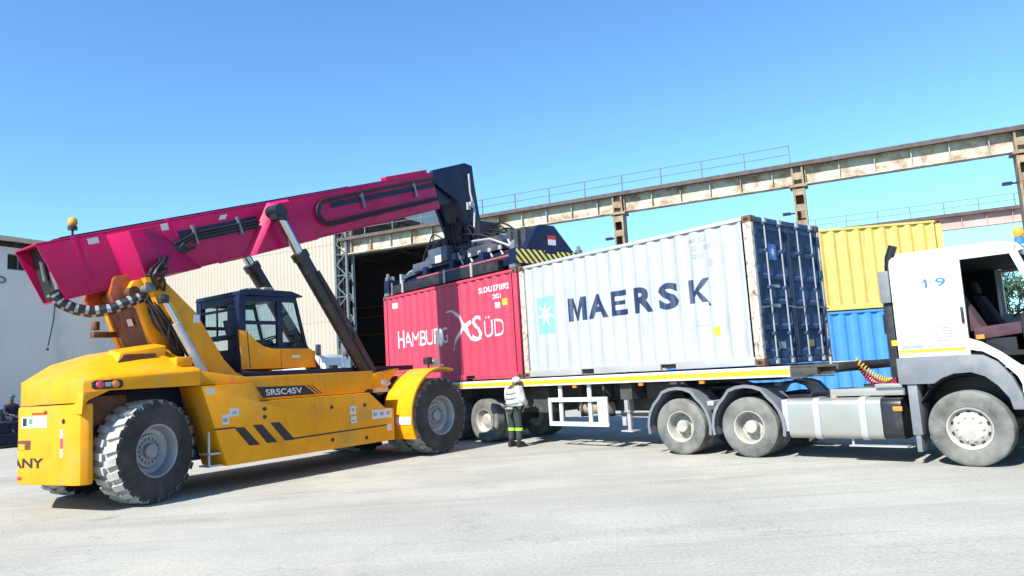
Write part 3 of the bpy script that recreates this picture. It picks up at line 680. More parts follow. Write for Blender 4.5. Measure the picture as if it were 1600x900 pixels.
# ------------------------------------------------------------------ reach stacker
def reach_stacker():
    R = thing('reach_stacker', 'yellow reach stacker with a raised magenta boom holding its spreader over the red container', 'reach stacker', ST_LOC, ST_YAW)
    # counterweight (rear block, convex in plan)
    plan = [(-1.27, 0.10), (-1.13, -0.70), (-1.03, -1.22), (-0.97, -1.36), (-0.86, -1.40), (-0.80, -1.38), (-0.80, -0.86), (-0.30, -0.84), (-0.30, 0.84), (-0.62, 0.90), (-0.66, 1.22), (-0.80, 1.20), (-0.95, 0.86), (-1.13, 0.45)]
    mb = MB(); mb.pz(plan, 0.43, 1.60)
    cw = mb.build('counterweight', 'yellow', R, bevel=0.06)
    def rear(yv):  # x of the rear face at lateral position y
        pts = [(1.22, -0.66), (0.86, -0.95), (0.45, -1.13), (0.10, -1.27), (-0.70, -1.13), (-1.22, -1.03), (-1.36, -0.97)]
        for (a, xa), (b, xb) in zip(pts, pts[1:]):
            if b <= yv <= a: return xa + (xb - xa) * (a - yv) / (a - b)
        return pts[0][1] if yv > 0 else pts[-1][1]
    def rface(y_left):
        return lambda u, v: (rear(y_left - u) - 0.004, y_left - u, v)
    def rdecal(bm, yl, z, m, nm='decal', off=0.0):
        us = [v.co.x for v in bm.verts]
        cut_bm(bm, [yl - b for b in (0.45, 0.10, -0.70, -1.22) if min(us) < yl - b < max(us)])
        q = MB(); q.bm2d(bm, lambda u, v: (rear(yl - u) - 0.004 - off, yl - u, z + v)); bm.free(); return q.build(nm, m, cw, smooth=0, split=nm in ('reflector', 'decal'))
    rdecal(text_bm('SANY', 0.15, 0.98, bold=0.03), 0.42, 0.68, 'decal_black', 'lettering')
    rdecal(poly_bm([rect(0, 0, 0.66, 0.17)]), 0.02, 1.28, 'decal_white'); rdecal(poly_bm([rect(0.05, 0.03, 0.15, 0.15)]), 0.02, 1.28, 'decal_black', off=0.003)
    rdecal(poly_bm([rect(0.2, 0.06, 0.3, 0.14)]), 0.02, 1.28, mat('decal_green', (0.1, 0.35, 0.2), 0.5), off=0.003)
    rdecal(poly_bm([rect(0, 0, 0.38, 0.03), rect(0.3, -0.0, 0.38, 0.055)]), -0.26, 1.475, 'decal_red', off=0.001)
    rdecal(poly_bm([rect(0, 0, 0.36, 0.14)]), 0.13, 0.955, 'brown', 'tow_recess'); rdecal(poly_bm([rect(0.06, -0.005, 0.22, 0.085)]), 0.13, 0.955, 'yellow', 'tow_recess', off=0.004)
    rdecal(poly_bm([rect(0, 0, 0.06, 0.12), rect(0, 0.28, 0.06, 0.40)]), -0.96, 0.84, 'decal_white', 'reflector'); rdecal(poly_bm([rect(0, 0.13, 0.06, 0.27)]), -0.96, 0.84, 'lens_red', 'reflector')
    rdecal(poly_bm([[(0.05 + 0.04 * cos(t), 0.04 * sin(t)) for t in [i * pi / 6 for i in range(12)]]]), -0.98, 1.36, 'dark', 'bolt_hole')
    rdecal(poly_bm([rect(0, 0, 0.10, 0.05), rect(0.16, 0, 0.26, 0.05)]), 0.25, 0.50, 'decal_red', 'reflector')
    # hood above counterweight and rear wheels
    ys = [-1.50, -1.47, -1.12, -0.70, -0.25, 0.25, 0.70, 1.12, 1.47, 1.50]
    rows_x = [None, -0.62, -0.05, 0.45, 0.80]
    hz = [[1.88, 1.93, 1.95, 1.96, 1.98, 1.98, 1.96, 1.95, 1.93, 1.88],
          [1.95, 1.99, 2.10, 2.26, 2.14, 2.14, 2.26, 2.10, 1.99, 1.95],
          [1.98, 2.02, 2.18, 2.43, 2.33, 2.33, 2.43, 2.18, 2.02, 1.98],
          [2.00, 2.04, 2.22, 2.50, 2.52, 2.52, 2.50, 2.22, 2.04, 2.00],
          [2.01, 2.05, 2.14, 2.36, 2.40, 2.40, 2.36, 2.14, 2.05, 2.01]]
    top = []; bot = []
    for i, xr in enumerate(rows_x):
        tr = []; br = []
        for j, y in enumerate(ys):
            yy = max(-1.40, min(1.22, y)) if i == 0 else y
            x = rear(yy) + 0.02 if i == 0 else xr
            z = hz[i][j]
            if i == 0: y = yy
            tr.append((x, y, z)); br.append((x, y, 1.615 if i == 0 else 1.775))
        top.append(tr); bot.append(br)
    mb = MB(); n = len(ys)
    mb.grid(top); mb.grid([r[::-1] for r in bot])
    for a in range(len(top) - 1):
        for j in (0, n - 1): mb.add([top[a][j], top[a + 1][j], bot[a + 1][j], bot[a][j]], [(0, 1, 2, 3)])
    for j in range(n - 1):
        for a in (0, -1): mb.add([top[a][j], top[a][j + 1], bot[a][j + 1], bot[a][j]], [(0, 1, 2, 3)])
    hood = mb.build('engine_hood', 'yellow', R, bevel=0.02, smooth=30, merge=True)
    mb = MB(); mb.py([(-1.00, 1.45), (-0.965, 1.57), (-0.89, 1.67), (-0.78, 1.735), (-0.60, 1.774), (-0.98, 1.78)], -1.47, -1.15); mb.build('arch_fillet', 'yellow', hood, bevel=0.01)
    # raised cover on the right of the hood, its pocket's shade painted brown
    mb = MB(); mb.hexa([(-0.32, -1.02, 2.16), (0.46, -1.02, 2.2), (0.46, -0.62, 2.40), (-0.32, -0.62, 2.36)], [(-0.24, -0.98, 2.36), (0.5, -0.98, 2.47), (0.5, -0.58, 2.54), (-0.24, -0.58, 2.43)])
    mb.bx(0.50, 0.78, -1.3, -0.62, 2.1, 2.26)
    mb.build('hood_cover', 'yellow', hood, bevel=0.03)
    mb = MB(); mb.py([(-0.30, 2.2), (0.3, 2.22), (0.3, 2.34), (-0.2, 2.33)], -1.035, -1.0); mb.build('hood_pocket_shade', 'brown', hood)  # brown strip laid on the cover as the shade of its pocket
    # tail lamp housings
    for s in (-1, 1):
        dx = 0.0 if s < 0 else 0.42
        mb = MB(); mb.py([(-0.88, 1.83), (-0.84, 1.795), (-0.48, 1.80), (-0.44, 1.83), (-0.44, 1.90), (-0.48, 1.93), (-0.84, 1.93), (-0.88, 1.90)], s * 1.49, s * 1.52); mb.v = [(x + dx, y, z) for x, y, z in mb.v]
        tl = mb.build('tail_light', 'black', R, bevel=0.008)
        for xc, m in ((-0.77, 'lens_red'), (-0.55, 'lens_orange')):
            mb = MB(); mb.ball((xc + dx, s * 1.515, 1.865), 0.062, 0.025, 0.055); mb.build('lamp_lens', m, tl)
        mb = MB(); mb.bx(-0.70 + dx, -0.62 + dx, s * 1.515, s * 1.53, 1.835, 1.895); mb.build('lamp_lens', 'light_grey', tl)
    # rear chassis and axle (dark, inside wheel arches)
    mb = MB(); mb.bx(-0.78, 0.85, -0.80, 0.80, 0.55, 1.77); mb.bx(0.85, 5.2, -0.7, 0.7, 0.5, 1.6); mb.cyl((0, -1.1, 0.8), (0, 1.1, 0.8), 0.17, n=16)
    mb.bx(5.2, 7.0, -0.62, 0.62, 0.55, 1.75); mb.cyl((6.25, -1.0, 0.83), (6.25, 1.0, 0.83), 0.22, n=16)
    mb.build('chassis', 'navy', R, bevel=0.02)
    mb = MB(); mb.bx(-0.76, -0.2, -1.1, -0.80, 1.25, 1.7); mb.bx(-0.6, 0.6, -0.9, -0.80, 1.1, 1.5); mb.cyl((-0.5, -0.85, 1.4), (-0.5, -0.95, 1.4), 0.13, n=14)
    mb.build('axle_bracket', 'brown', R, bevel=0.02)
    # side boxes
    for s in (-1, 1):
        o = [(0.80, 1.765), (1.78, 1.765), (1.90, 1.44), (4.42, 1.44), (4.84, 1.10), (5.07, 1.08), (5.07, 0.43), (1.25, 0.41)]
        mb = MB(); mb.py(o, s * 1.50, s * 0.72); pan = mb.build('side_panel', 'yellow', R, bevel=0.012)
        def sp(bm, m, nm, off=0.003, y=1.50):
            q = MB(); q.bm2d(bm, lambda u, v: (u, s * (y + off), v)); bm.free(); return q.build(nm, m, pan, smooth=0, split=True)
        sp(poly_bm([[(1.39, 1.03), (1.58, 1.02), (1.88, 0.69), (1.67, 0.70)], [(1.74, 1.04), (1.93, 1.035), (2.23, 0.70), (2.02, 0.70)], [(2.09, 1.05), (2.28, 1.045), (2.60, 0.70), (2.39, 0.70)]]), 'decal_black', 'stripe')
        sp(poly_bm([[(1.01, 1.045), (1.40, 1.045), (1.43, 1.018), (1.03, 1.018)], [(2.52, 0.735), (4.86, 0.765), (4.86, 0.74), (2.54, 0.705)]]), 'decal_black', 'stripe')
        sp(poly_bm([rect(1.17, 1.10, 1.30, 1.26), rect(1.30, 1.22, 1.48, 1.36), rect(3.92, 0.87, 4.06, 1.0), rect(3.90, 1.04, 4.05, 1.2), rect(4.46, 0.90, 5.0, 1.08), rect(4.86, 0.63, 4.98, 0.76), rect(0.9, 1.62, 1.05, 1.72)]), 'decal_white', 'decal')
        sp(poly_bm([rect(1.19, 1.14, 1.27, 1.20), rect(3.94, 0.90, 4.03, 0.93), rect(3.94, 1.10, 4.01, 1.16), rect(1.36, 1.26, 1.44, 1.30), rect(4.5, 0.96, 4.6, 1.03), rect(4.68, 0.96, 4.78, 1.03), rect(4.86, 0.96, 4.95, 1.03)]), 'decal_grey', 'decal', off=0.006)
        for x, z in ((1.98, 1.30), (1.98, 1.16), (3.45, 1.22), (3.45, 0.60), (4.28, 1.2), (4.30, 0.55)):
            mb = MB(); mb.cyl((x, s * 1.495, z), (x, s * 1.515, z), 0.035, n=10); mb.build('bolt', 'black', pan)
        # inner upper body strip below the platform
        mb = MB(); mb.py([(0.80, 1.77), (1.80, 1.77), (1.92, 1.45), (4.36, 1.45), (4.62, 1.62), (4.62, 1.88), (1.7, 1.88), (0.80, 2.02)], s * 1.40, s * 0.72)
        ub = mb.build('upper_body', 'yellow', R, bevel=0.012)
        q = MB(); q.bm2d(poly_bm([[(1.89, 1.69), (2.92, 1.67), (3.17, 1.49), (2.02, 1.49)], [(2.97, 1.67), (3.01, 1.67), (3.26, 1.49), (3.22, 1.49)], [(3.06, 1.67), (3.09, 1.67), (3.33, 1.49), (3.30, 1.49)]]), lambda u, v: (u, s * 1.404, v)); q.build('label_plate', 'decal_black', ub, smooth=0)
        tb = text_bm('SRSC45V', 0.11, 0.78, bold=0.025)
        q = MB()
        if s < 0: q.bm2d(tb, lambda u, v: (2.08 + u - (v - 0.05) * 0.2, s * 1.4065, 1.53 + v))
        else: q.bm2d(tb, lambda u, v: (2.86 - u, s * 1.4065, 1.53 + v))
        tb.free(); q.build('lettering', 'decal_white', ub, smooth=0)
        # front fender arched behind the front wheels
        n = 18; pts = []
        for i in range(n + 1):
            a = radians(70 + (206 - 70) * i / n)
            pts.append((6.25 + 1.03 * cos(a), 0.86 + 1.03 * sin(a)))
        inn = [(6.25 + (x - 6.25) * 0.955, 0.86 + (z - 0.86) * 0.955) for x, z in pts]
        mb = MB()
        for i in range(n):
            q4 = [pts[i], pts[i + 1], inn[i + 1], inn[i]]
            mb.py(q4, s * 1.86, s * 1.02)
        fd = mb.build('front_fender', 'yellow', R, smooth=30)
        mb = MB(); mb.py([(5.27, 1.05), (5.22, 0.87), (5.215, 0.72), (5.20, 0.8), (5.2, 1.08)][:4], s * 1.85, s * 1.4); mb.build('decal', 'decal_white', fd)
        # sloping inner wing plate
        mb = MB(); mb.hexa([(4.55, s * 1.02, 1.50), (5.25, s * 1.02, 1.50), (5.25, s * 0.62, 1.50), (4.55, s * 0.62, 1.50)], [(4.75, s * 1.02, 1.80), (5.75, s * 1.02, 1.92), (5.75, s * 0.62, 1.92), (4.75, s * 0.62, 1.86)])
        mb.build('wing_plate', 'yellow', R, bevel=0.01)
        # lamp and mirror on the fender
        mb = MB(); mb.bx(5.95, 6.12, s * 1.62 - 0.06, s * 1.62 + 0.06, 1.96, 2.12); mb.cyl((6.05, s * 1.62, 1.88), (6.05, s * 1.62, 1.98), 0.02, n=8)
        hl = mb.build('headlight', 'black', R, bevel=0.015)
        mb = MB(); mb.bx(6.12, 6.128, s * 1.62 - 0.045, s * 1.62 + 0.045, 1.98, 2.10); mb.build('lamp_lens', 'light_grey', hl)
        mb = MB(); mb.tube([(6.35, s * 1.55, 1.9), (6.36, s * 1.62, 2.15), (6.38, s * 1.66, 2.45), (6.38, s * 1.66, 2.82)], 0.014); mb.ball((6.42, s * 1.66, 2.55), 0.05, 0.12, 0.22)
        mb.build('mirror', 'grey_steel', R)
        mb = MB(); mb.bx(6.1, 6.5, s * 1.62 - 0.05, s * 1.62 + 0.05, 1.92, 1.95); mb.bx(6.22, 6.4, s * 1.60 - 0.04, s * 1.60 + 0.04, 1.95, 2.06); mb.build('lamp_bracket', 'light_grey', R)
        # steps below the body behind the rear wheel
        mb = MB()
        for z in (0.42, 0.62): mb.bx(0.95, 1.2, s * 1.45, s * 1.15, z, z + 0.03)
        mb.bx(0.95, 0.98, s * 1.45, s * 1.42, 0.42, 1.0); mb.build('step', 'light_grey', R)
        # tower outer gusset sweeping down to the platform
        g = [(0.16, 3.60), (0.43, 3.62), (1.05, 3.03), (1.30, 2.62), (1.55, 2.22), (1.78, 1.98), (2.05, 1.86), (2.4, 1.79), (4.40, 1.79), (4.40, 1.60), (1.22, 1.60), (1.22, 1.95), (0.40, 3.12)]
        mb = MB(); mb.py(g, s * 0.95, s * 0.80); mb.build('tower_gusset', 'yellow', R, bevel=0.012)
        mb = MB(); mb.py([(0.30, 3.2), (0.40, 3.12), (1.24, 1.9), (1.24, 1.6), (1.12, 1.62), (1.12, 1.88)], s * 0.97, s * 0.93); mb.build('gusset_edge', 'black', R)
        # tower rear plates
        mb = MB(); mb.py([(0.20, 3.15), (0.50, 2.30), (0.95, 2.30), (0.95, 2.75), (0.55, 3.48), (0.36, 3.62), (0.12, 3.58), (0.02, 3.38)], s * 0.66, s * 0.52); mb.build('tower_plate', 'yellow', R, bevel=0.012)
        mb = MB(); mb.bx(0.16, 0.34, s * 0.955, s * 0.975, 3.38, 3.52); mb.cyl((0.26, s * 0.7, 3.43), (0.26, s * 0.97, 3.43), 0.07, n=14); mb.build('pin_cover', 'grey_steel', R, bevel=0.01)
        mb = MB(); mb.bx(0.98, 1.10, s * 0.952, s * 0.958, 2.86, 3.0); mb.build('decal', 'decal_white', R)
        # damping cylinder beside the tower
        mb = MB(); mb.cyl((0.42, s * 1.08, 3.2), (0.66, s * 1.08, 2.78), 0.05, n=14); mb.build('tilt_cylinder', 'chrome', R)
        mb = MB(); mb.cyl((0.62, s * 1.08, 2.84), (1.10, s * 1.08, 1.98), 0.075, n=16); mb.build('tilt_cylinder', 'light_grey', R)
        mb = MB(); mb.ball((0.40, s * 1.08, 3.24), 0.085); mb.bx(0.33, 0.47, s * 1.08 - 0.06, s * 1.08 + 0.06, 3.16, 3.3); mb.build('rod_eye', 'black', R, bevel=0.01)
        # lift cylinder
        mb = MB(); mb.cyl((5.12, s * 0.84, 1.62), (3.32, s * 0.84, 4.26), 0.15, n=24); mb.cyl((3.36, s * 0.84, 4.20), (3.28, s * 0.84, 4.32), 0.175, n=24)
        mb.cyl((5.18, s * 0.70, 1.55), (5.18, s * 0.98, 1.55), 0.19, n=20)
        mb.tube([(3.6, s * 1.03, 3.95), (4.3, s * 1.05, 2.95), (5.0, s * 1.05, 1.9)], 0.03); mb.bx(4.4, 4.55, s * 1.0 - 0.03, s * 1.0 + 0.03, 2.6, 2.75)
        lc = mb.build('lift_cylinder', 'black', R, smooth=40)
        mb = MB(); mb.cyl((3.32, s * 0.84, 4.26), (2.80, s * 0.84, 5.10), 0.095, n=20); mb.build('piston_rod', 'chrome', lc)
        mb = MB(); mb.cyl((2.80, s * 0.62, 5.12), (2.80, s * 0.97, 5.12), 0.125, n=20); mb.bx(2.70, 2.96, s * 0.84 - 0.11, s * 0.84 + 0.11, 4.92, 5.14); mb.build('rod_eye', 'black', lc)
        mb = MB(); mb.bx(4.95, 5.4, s * 0.62, s * 1.02, 1.42, 1.52); mb.ball((5.28, s * 0.98, 1.62), 0.14, 0.06, 0.12); mb.cyl((5.3, s * 0.98, 1.55), (5.44, s * 1.0, 1.62), 0.06); mb.build('cylinder_mount', 'light_grey', R, bevel=0.02)
    # tower cross plate, and hose bundles
    mb = MB(); mb.hexa([(0.55, -0.52, 2.25), (0.63, -0.52, 2.25), (0.63, 0.52, 2.25), (0.55, 0.52, 2.25)], [(0.24, -0.52, 3.14), (0.32, -0.52, 3.14), (0.32, 0.52, 3.14), (0.24, 0.52, 3.14)])
    xp = mb.build('tower_cross_plate', 'brown', R)
    mb = MB(); mb.hexa([(0.30, -0.26, 2.86), (0.31, -0.26, 2.86), (0.31, -0.08, 2.86), (0.30, -0.08, 2.86)], [(0.26, -0.26, 2.98), (0.27, -0.26, 2.98), (0.27, -0.08, 2.98), (0.26, -0.08, 2.98)]); mb.build('decal', 'decal_white', xp)
    mb = MB(); mb.bx(-0.02, 0.50, 0.50, 0.66, 2.72, 2.82); mb.cyl((0.04, 0.58, 2.85), (0.04, 0.58, 3.0), 0.07, n=10); mb.build('camera_bracket', 'brown', R, bevel=0.01)
    hb = MB(); P = [(-0.98, -0.30, 3.36), (-0.86, -0.33, 3.20), (-0.68, -0.38, 3.10), (-0.45, -0.45, 3.05), (-0.2, -0.55, 3.09), (0.05, -0.62, 3.22), (0.25, -0.66, 3.31), (0.42, -0.66, 3.34)]
    dense = []
    for a, b in zip(P, P[1:]):
        for t in range(5): dense.append(tuple(a[k] + (b[k] - a[k]) * t / 5 for k in range(3)))
    hb.tube(dense + [P[-1]], 0.095, n=9, alt=1); hb.build('wrapped_hose_bundle', ['rubber', 'wrap_white'], R)
    rnd = random.Random(3); hb = MB()
    for i in range(16):
        y = -0.55 - rnd.random() * 0.5; z = 3.3 + rnd.random() * 0.2
        hb.tube(smooth_path([(0.30 + rnd.random() * .2, y, z), (0.2 + rnd.random() * .25, y - 0.12, 3.55 + rnd.random() * 0.15), (0.30 + rnd.random() * .3, y, 3.68 + rnd.random() * 0.3), (0.45 + rnd.random() * .4, -0.55, 3.95 + rnd.random() * 0.2), (1.0 + rnd.random() * .3, -0.50, 4.22 + rnd.random() * 0.12)]), 0.020, n=6)
    for i in range(14):
        hb.tube(smooth_path([(0.2 + rnd.random() * .2, -0.6, 3.45), (0.35 + rnd.random() * 0.25, -0.75 - rnd.random() * .2, 3.15 - rnd.random() * .3), (0.6 + rnd.random() * 0.25, -0.85, 2.7 - rnd.random() * .3), (0.9, -0.75, 2.2)]), 0.022, n=6)
    hb.build('hydraulic_hoses', 'rubber', R)
    mb = MB(); mb.tube([(-0.92, -0.3, 3.28), (-0.95, -0.32, 2.95), (-1.0, -0.34, 2.70), (-1.04, -0.36, 2.52)], 0.010, n=5); mb.ball((-1.05, -0.36, 2.47), 0.025); mb.build('hanging_chain', 'rubber', R)
    # platform
    mb = MB(); mb.bx(1.55, 6.45, -0.74, 0.74, 1.885, 1.985); mb.bx(1.2, 1.9, -0.7, 0.7, 1.78, 1.9); mb.build('platform', 'navy', R, bevel=0.01)
    # cab
    cab = MB()
    def post(p, q, w=0.09, d=0.09): cab.bar(p, q, w, d, up=(1, 0, 0.01))
    for s in (-1, 1):
        y = s * 0.70
        post((2.06, y, 1.99), (2.06, y, 3.46), 0.1, 0.14); post((2.88, y, 2.02), (2.88, y, 3.46), 0.07, 0.12); post((3.50, y, 2.40), (3.24, y, 3.44), 0.05, 0.06)
        cab.bar((2.06, y, 2.91), (2.88, y, 2.91), 0.06, 0.07); cab.bar((2.06, y, 3.37), (3.27, y, 3.37), 0.06, 0.10); cab.bar((2.06, y, 2.42), (3.5, y, 2.40), 0.06, 0.07)
    cab.bar((2.04, -0.70, 2.66), (2.04, 0.70, 2.66), 0.06, 0.10); cab.bar((2.04, -0.70, 3.36), (2.04, 0.70, 3.36), 0.06, 0.16); cab.bar((2.04, 0.08, 2.6), (2.04, 0.08, 3.3), 0.03, 0.03, up=(1, 0, 0))
    cab.bar((2.04, -0.70, 3.18), (2.04, 0.70, 3.18), 0.05, 0.05)
    cab.bar((3.50, -0.70, 2.40), (3.50, 0.70, 2.40), 0.06, 0.08); cab.bx(2.02, 2.10, -0.70, 0.70, 1.99, 2.42)
    cab.bx(2.02, 2.07, -0.70, -0.30, 2.4, 3.3); cab.bar((2.02, 0.66, 2.0), (2.02, 0.66, 3.4), 0.16, 0.06, up=(1, 0, 0))
    c = cab.build('cab', 'navy', R, bevel=0.008)
    mb = MB(); mb.py([(1.98, 3.42), (2.0, 3.50), (2.3, 3.55), (3.15, 3.54), (3.40, 3.46), (3.40, 3.43)], -0.77, 0.77); mb.build('cab_roof', 'navy', c, bevel=0.015)
    mb = MB(); mb.bx(2.35, 2.62, -0.55, -0.2, 3.54, 3.60); mb.bx(2.55, 2.75, -0.72, -0.60, 3.54, 3.6); mb.build('roof_box', 'tan', c, bevel=0.01)
    for s in (-1, 1):
        pl = [(1.97, 2.76), (2.13, 2.74), (2.22, 2.66), (2.35, 2.54), (2.5, 2.45), (2.7, 2.405), (3.56, 2.40), (3.66, 2.32), (3.68, 2.02), (2.02, 2.03)]
        mb = MB(); mb.py(pl, s * 0.765, s * 0.735); dp = mb.build('door_panel', 'yellow', c, bevel=0.008)
        mb = MB(); mb.py([(2.13, 2.74), (2.145, 2.74), (2.20, 2.04), (2.185, 2.04)], s * 0.768, s * 0.764); mb.py([(2.86, 2.40), (2.867, 2.40), (2.867, 2.04), (2.86, 2.04)], s * 0.768, s * 0.764); mb.build('panel_gap', 'dark', dp, split=True)
        mb = MB(); mb.bx(3.12, 3.30, s * 0.766, s * 0.772, 2.22, 2.27); mb.build('decal', 'decal_white', dp)
        mb = MB(); mb.py([(2.11, 2.46), (2.84, 2.44), (2.84, 3.34), (2.11, 3.34)], s * 0.705, s * 0.70); mb.py([(2.92, 2.42), (3.48, 2.42), (3.24, 3.34), (2.92, 3.34)], s * 0.705, s * 0.70); mb.build('side_window', 'glass', c)
    mb = MB(); mb.px([(-0.765, 2.03), (0.765, 2.03), (0.765, 2.36), (-0.765, 2.36)], 3.60, 3.68); mb.build('front_panel', 'yellow', c, bevel=0.02)
    mb = MB(); mb.add([(3.52, -0.66, 2.42), (3.52, 0.66, 2.42), (3.27, 0.66, 3.40), (3.27, -0.66, 3.40)], [(0, 1, 2, 3)]); mb.build('windscreen', 'glass', c, smooth=0)
    mb = MB(); mb.add([(2.04, -0.3, 2.72), (2.04, 0.62, 2.72), (2.04, 0.62, 3.28), (2.04, -0.3, 3.28)], [(0, 1, 2, 3)]); mb.build('rear_window', 'glass', c, smooth=0)
    mb = MB(); mb.bx(2.42, 2.86, -0.24, 0.24, 2.2, 2.46); mb.hexa([(2.38, -0.23, 2.44), (2.52, -0.23, 2.44), (2.52, 0.23, 2.44), (2.38, 0.23, 2.44)], [(2.22, -0.21, 3.02), (2.34, -0.21, 3.04), (2.34, 0.21, 3.04), (2.22, 0.21, 3.02)]); mb.bx(2.5, 2.9, 0.3, 0.42, 2.3, 2.6); mb.bx(2.5, 2.9, -0.42, -0.3, 2.3, 2.6)
    mb.build('driver_seat', 'black', c, bevel=0.03)
    mb = MB(); mb.cyl((3.3, 0, 2.1), (3.16, 0, 2.62), 0.04); mb.lathe([(0.17, -0.015), (0.19, 0), (0.17, 0.015), (0.17, -0.015)], (3.14, 0, 2.66), (-0.35, 0, 1), 20); mb.bx(3.2, 3.44, -0.35, 0.35, 2.3, 2.56); mb.build('steering_wheel', 'black', c)
    # boom
    ang = atan2(0.312, 1.0); D = Vector((cos(ang), 0, sin(ang))); N = Vector((-sin(ang), 0, cos(ang)))
    B0 = Vector((-1.17, 0, 3.63))
    # centre line start; half height 0.48
    def bp(s_, t, y): return B0 + D * (s_ + 0.05) + N * t + Vector((0, y * 0.86, 0))
    def bbox(mb, s0, s1, t0, t1, y0, y1):
        return mb.hexa([bp(s0, t0, y0), bp(s1, t0, y0), bp(s1, t0, y1), bp(s0, t0, y1)], [bp(s0, t1, y0), bp(s1, t1, y0), bp(s1, t1, y1), bp(s0, t1, y1)])
    mb = MB(); hh = 0.475
    bbox(mb, 0, 9.42, hh - 0.03, hh, -0.50, 0.50); bbox(mb, 0.17, 9.42, -hh, -hh + 0.03, -0.50, 0.50)
    for s in (-1, 1):
        a, b = sorted((s * 0.50, s * 0.47)); tb_, ta_ = -hh + 0.03, hh - 0.03
        mb.hexa([bp(0.16, tb_, a), bp(9.42, tb_, a), bp(9.42, tb_, b), bp(0.16, tb_, b)], [bp(0.005, ta_, a), bp(9.42, ta_, a), bp(9.42, ta_, b), bp(0.005, ta_, b)])
    bbox(mb, 0.45, 0.5, -hh + 0.03, hh - 0.03, -0.47, 0.47)
    boom = mb.build('boom', 'magenta', R, bevel=0.01)
    mb = MB(); bbox(mb, 0.20, 0.44, -0.43, 0.43, -0.455, 0.455); mb.build('tail_recess', 'dark', boom)
    mb = MB(); bbox(mb, 0.15, 0.21, -0.36, 0.0, -0.38, -0.24)
    mb.cyl(bp(0.16, 0.2, -0.05), bp(0.16, -0.1, 0.05), 0.04); mb.build('tail_fittings', 'grey_steel', boom)
    mb = MB(); bbox(mb, 0.55, 0.63, -hh - 0.004, hh + 0.012, -0.512, 0.512); bbox(mb, 2.15, 2.22, -hh - 0.004, hh + 0.012, -0.508, 0.508); mb.build('stiffener_band', 'magenta', boom, bevel=0.006)
    mb = MB(); bbox(mb, 0.3, 9.3, hh, hh + 0.02, -0.42, 0.42); bbox(mb, 0.6, 7.0, hh + 0.02, hh + 0.07, 0.1, 0.25); mb.build('boom_top_plate', 'navy', boom)
    mb = MB(); bbox(mb, 7.8, 9.3, hh + 0.003, hh + 0.10, -0.46, -0.25); mb.build('top_guard', 'magenta', boom, bevel=0.012)
    for s in (-1, 1):
        # rear side bulge with a facet turned to the back
        mb = MB()
        mb.hexa([bp(1.12, -0.50, s * 0.50), bp(1.36, -0.50, s * 0.84), bp(1.30, 0.38, s * 0.84), bp(1.06, 0.40, s * 0.50)],
                [bp(2.55, -0.50, s * 0.50), bp(1.75, -0.46, s * 0.84), bp(1.55, 0.38, s * 0.84), bp(1.9, 0.40, s * 0.50)])
        mb.build('side_bulge', 'magenta', boom, bevel=0.012)
        # lift-cylinder bracket
        mb = MB()
        x0 = bp(3.42, -0.50, s * 0.50); x1 = bp(4.30, 0.46, s * 0.50); x2 = bp(4.82, 0.46, s * 0.50); x3 = bp(5.30, -0.50, s * 0.50)
        z0 = bp(3.62, -0.50, s * 0.70); z1 = bp(4.46, 0.40, s * 0.70); z2 = bp(4.72, 0.40, s * 0.70); z3 = bp(5.2, -0.48, s * 0.70)
        mb.hexa([x0, x1, x2, x3], [z0, z1, z2, z3]); mb.build('cylinder_bracket', 'magenta', boom, bevel=0.012)
        # hose tray and hose loop
        mb = MB(); bbox(mb, 2.30, 3.95, 0.0, 0.24, s * 0.50, s * 0.53); mb.build('hose_tray', 'navy', boom)
        mb = MB()
        for k in range(3): mb.tube([bp(2.0 + .05 * k, -0.1 + 0.06 * k, s * 0.56), bp(2.6, 0.06 + 0.05 * k, s * 0.56), bp(3.9, 0.06 + 0.05 * k, s * 0.56)], 0.024, n=6)
        for k in range(3):
            o = 0.042 * k
            path = [bp(9.5, 0.34 - o * 0.5, s * 0.54), bp(7.5, 0.34 - o * 0.6, s * 0.54), bp(6.0, 0.32 - o * 0.7, s * 0.56)]
            for j in range(9):
                t = pi / 2 + pi * j / 8; path.append(bp(5.75 + (0.34 - o) * cos(t), 0.02 + (0.30 - o) * sin(t), s * 0.57))
            path += [bp(6.4, -0.27 + o, s * 0.56), bp(9.4, -0.24 + o * 0.8, s * 0.54)]
            mb.tube(path, 0.017, n=6)
        mb.build('hose_loop', 'rubber', boom)
        mb = MB(); bbox(mb, 5.9, 9.4, 0.10, 0.22, s * 0.50, s * 0.525); mb.build('cable_chain', 'navy', boom)
        mb = MB()
        for a in (2.55, 3.5, 6.8, 8.6): bbox(mb, a, a + 0.04, -0.06, 0.30, s * 0.50, s * 0.585)
        mb.build('hose_clamp', 'grey_steel', boom, split=True)
        mb = MB(); bbox(mb, 2.02, 2.2, 0.30, 0.42, s * 0.501, s * 0.505); bbox(mb, 0.75, 0.92, 0.3, 0.4, s * 0.513, s * 0.516); mb.build('decal', 'decal_white', boom)
    mb = MB()
    q = [bp(3.15, 0.30, -0.503), bp(3.30, 0.30, -0.503), bp(3.36, 0.38, -0.503), bp(3.21, 0.38, -0.503)]; mb.add(q, [(0, 1, 2, 3)]); mb.build('decal', 'decal_white', boom, smooth=0)
    # boom pivot lug
    for s in (-1, 1):
        mb = MB(); mb.py([(-0.14, 3.62), (-0.20, 3.35), (-0.12, 3.18), (0.08, 3.12), (0.30, 3.22), (0.42, 3.45), (0.5, 3.78), (-0.1, 3.66)], s * 0.51, s * 0.36); mb.build('pivot_lug', 'orange', boom, bevel=0.012)
    mb = MB(); mb.cyl((0.12, -0.69, 3.38), (0.12, 0.69, 3.38), 0.10, n=18); mb.build('pivot_pin', 'brown', boom)
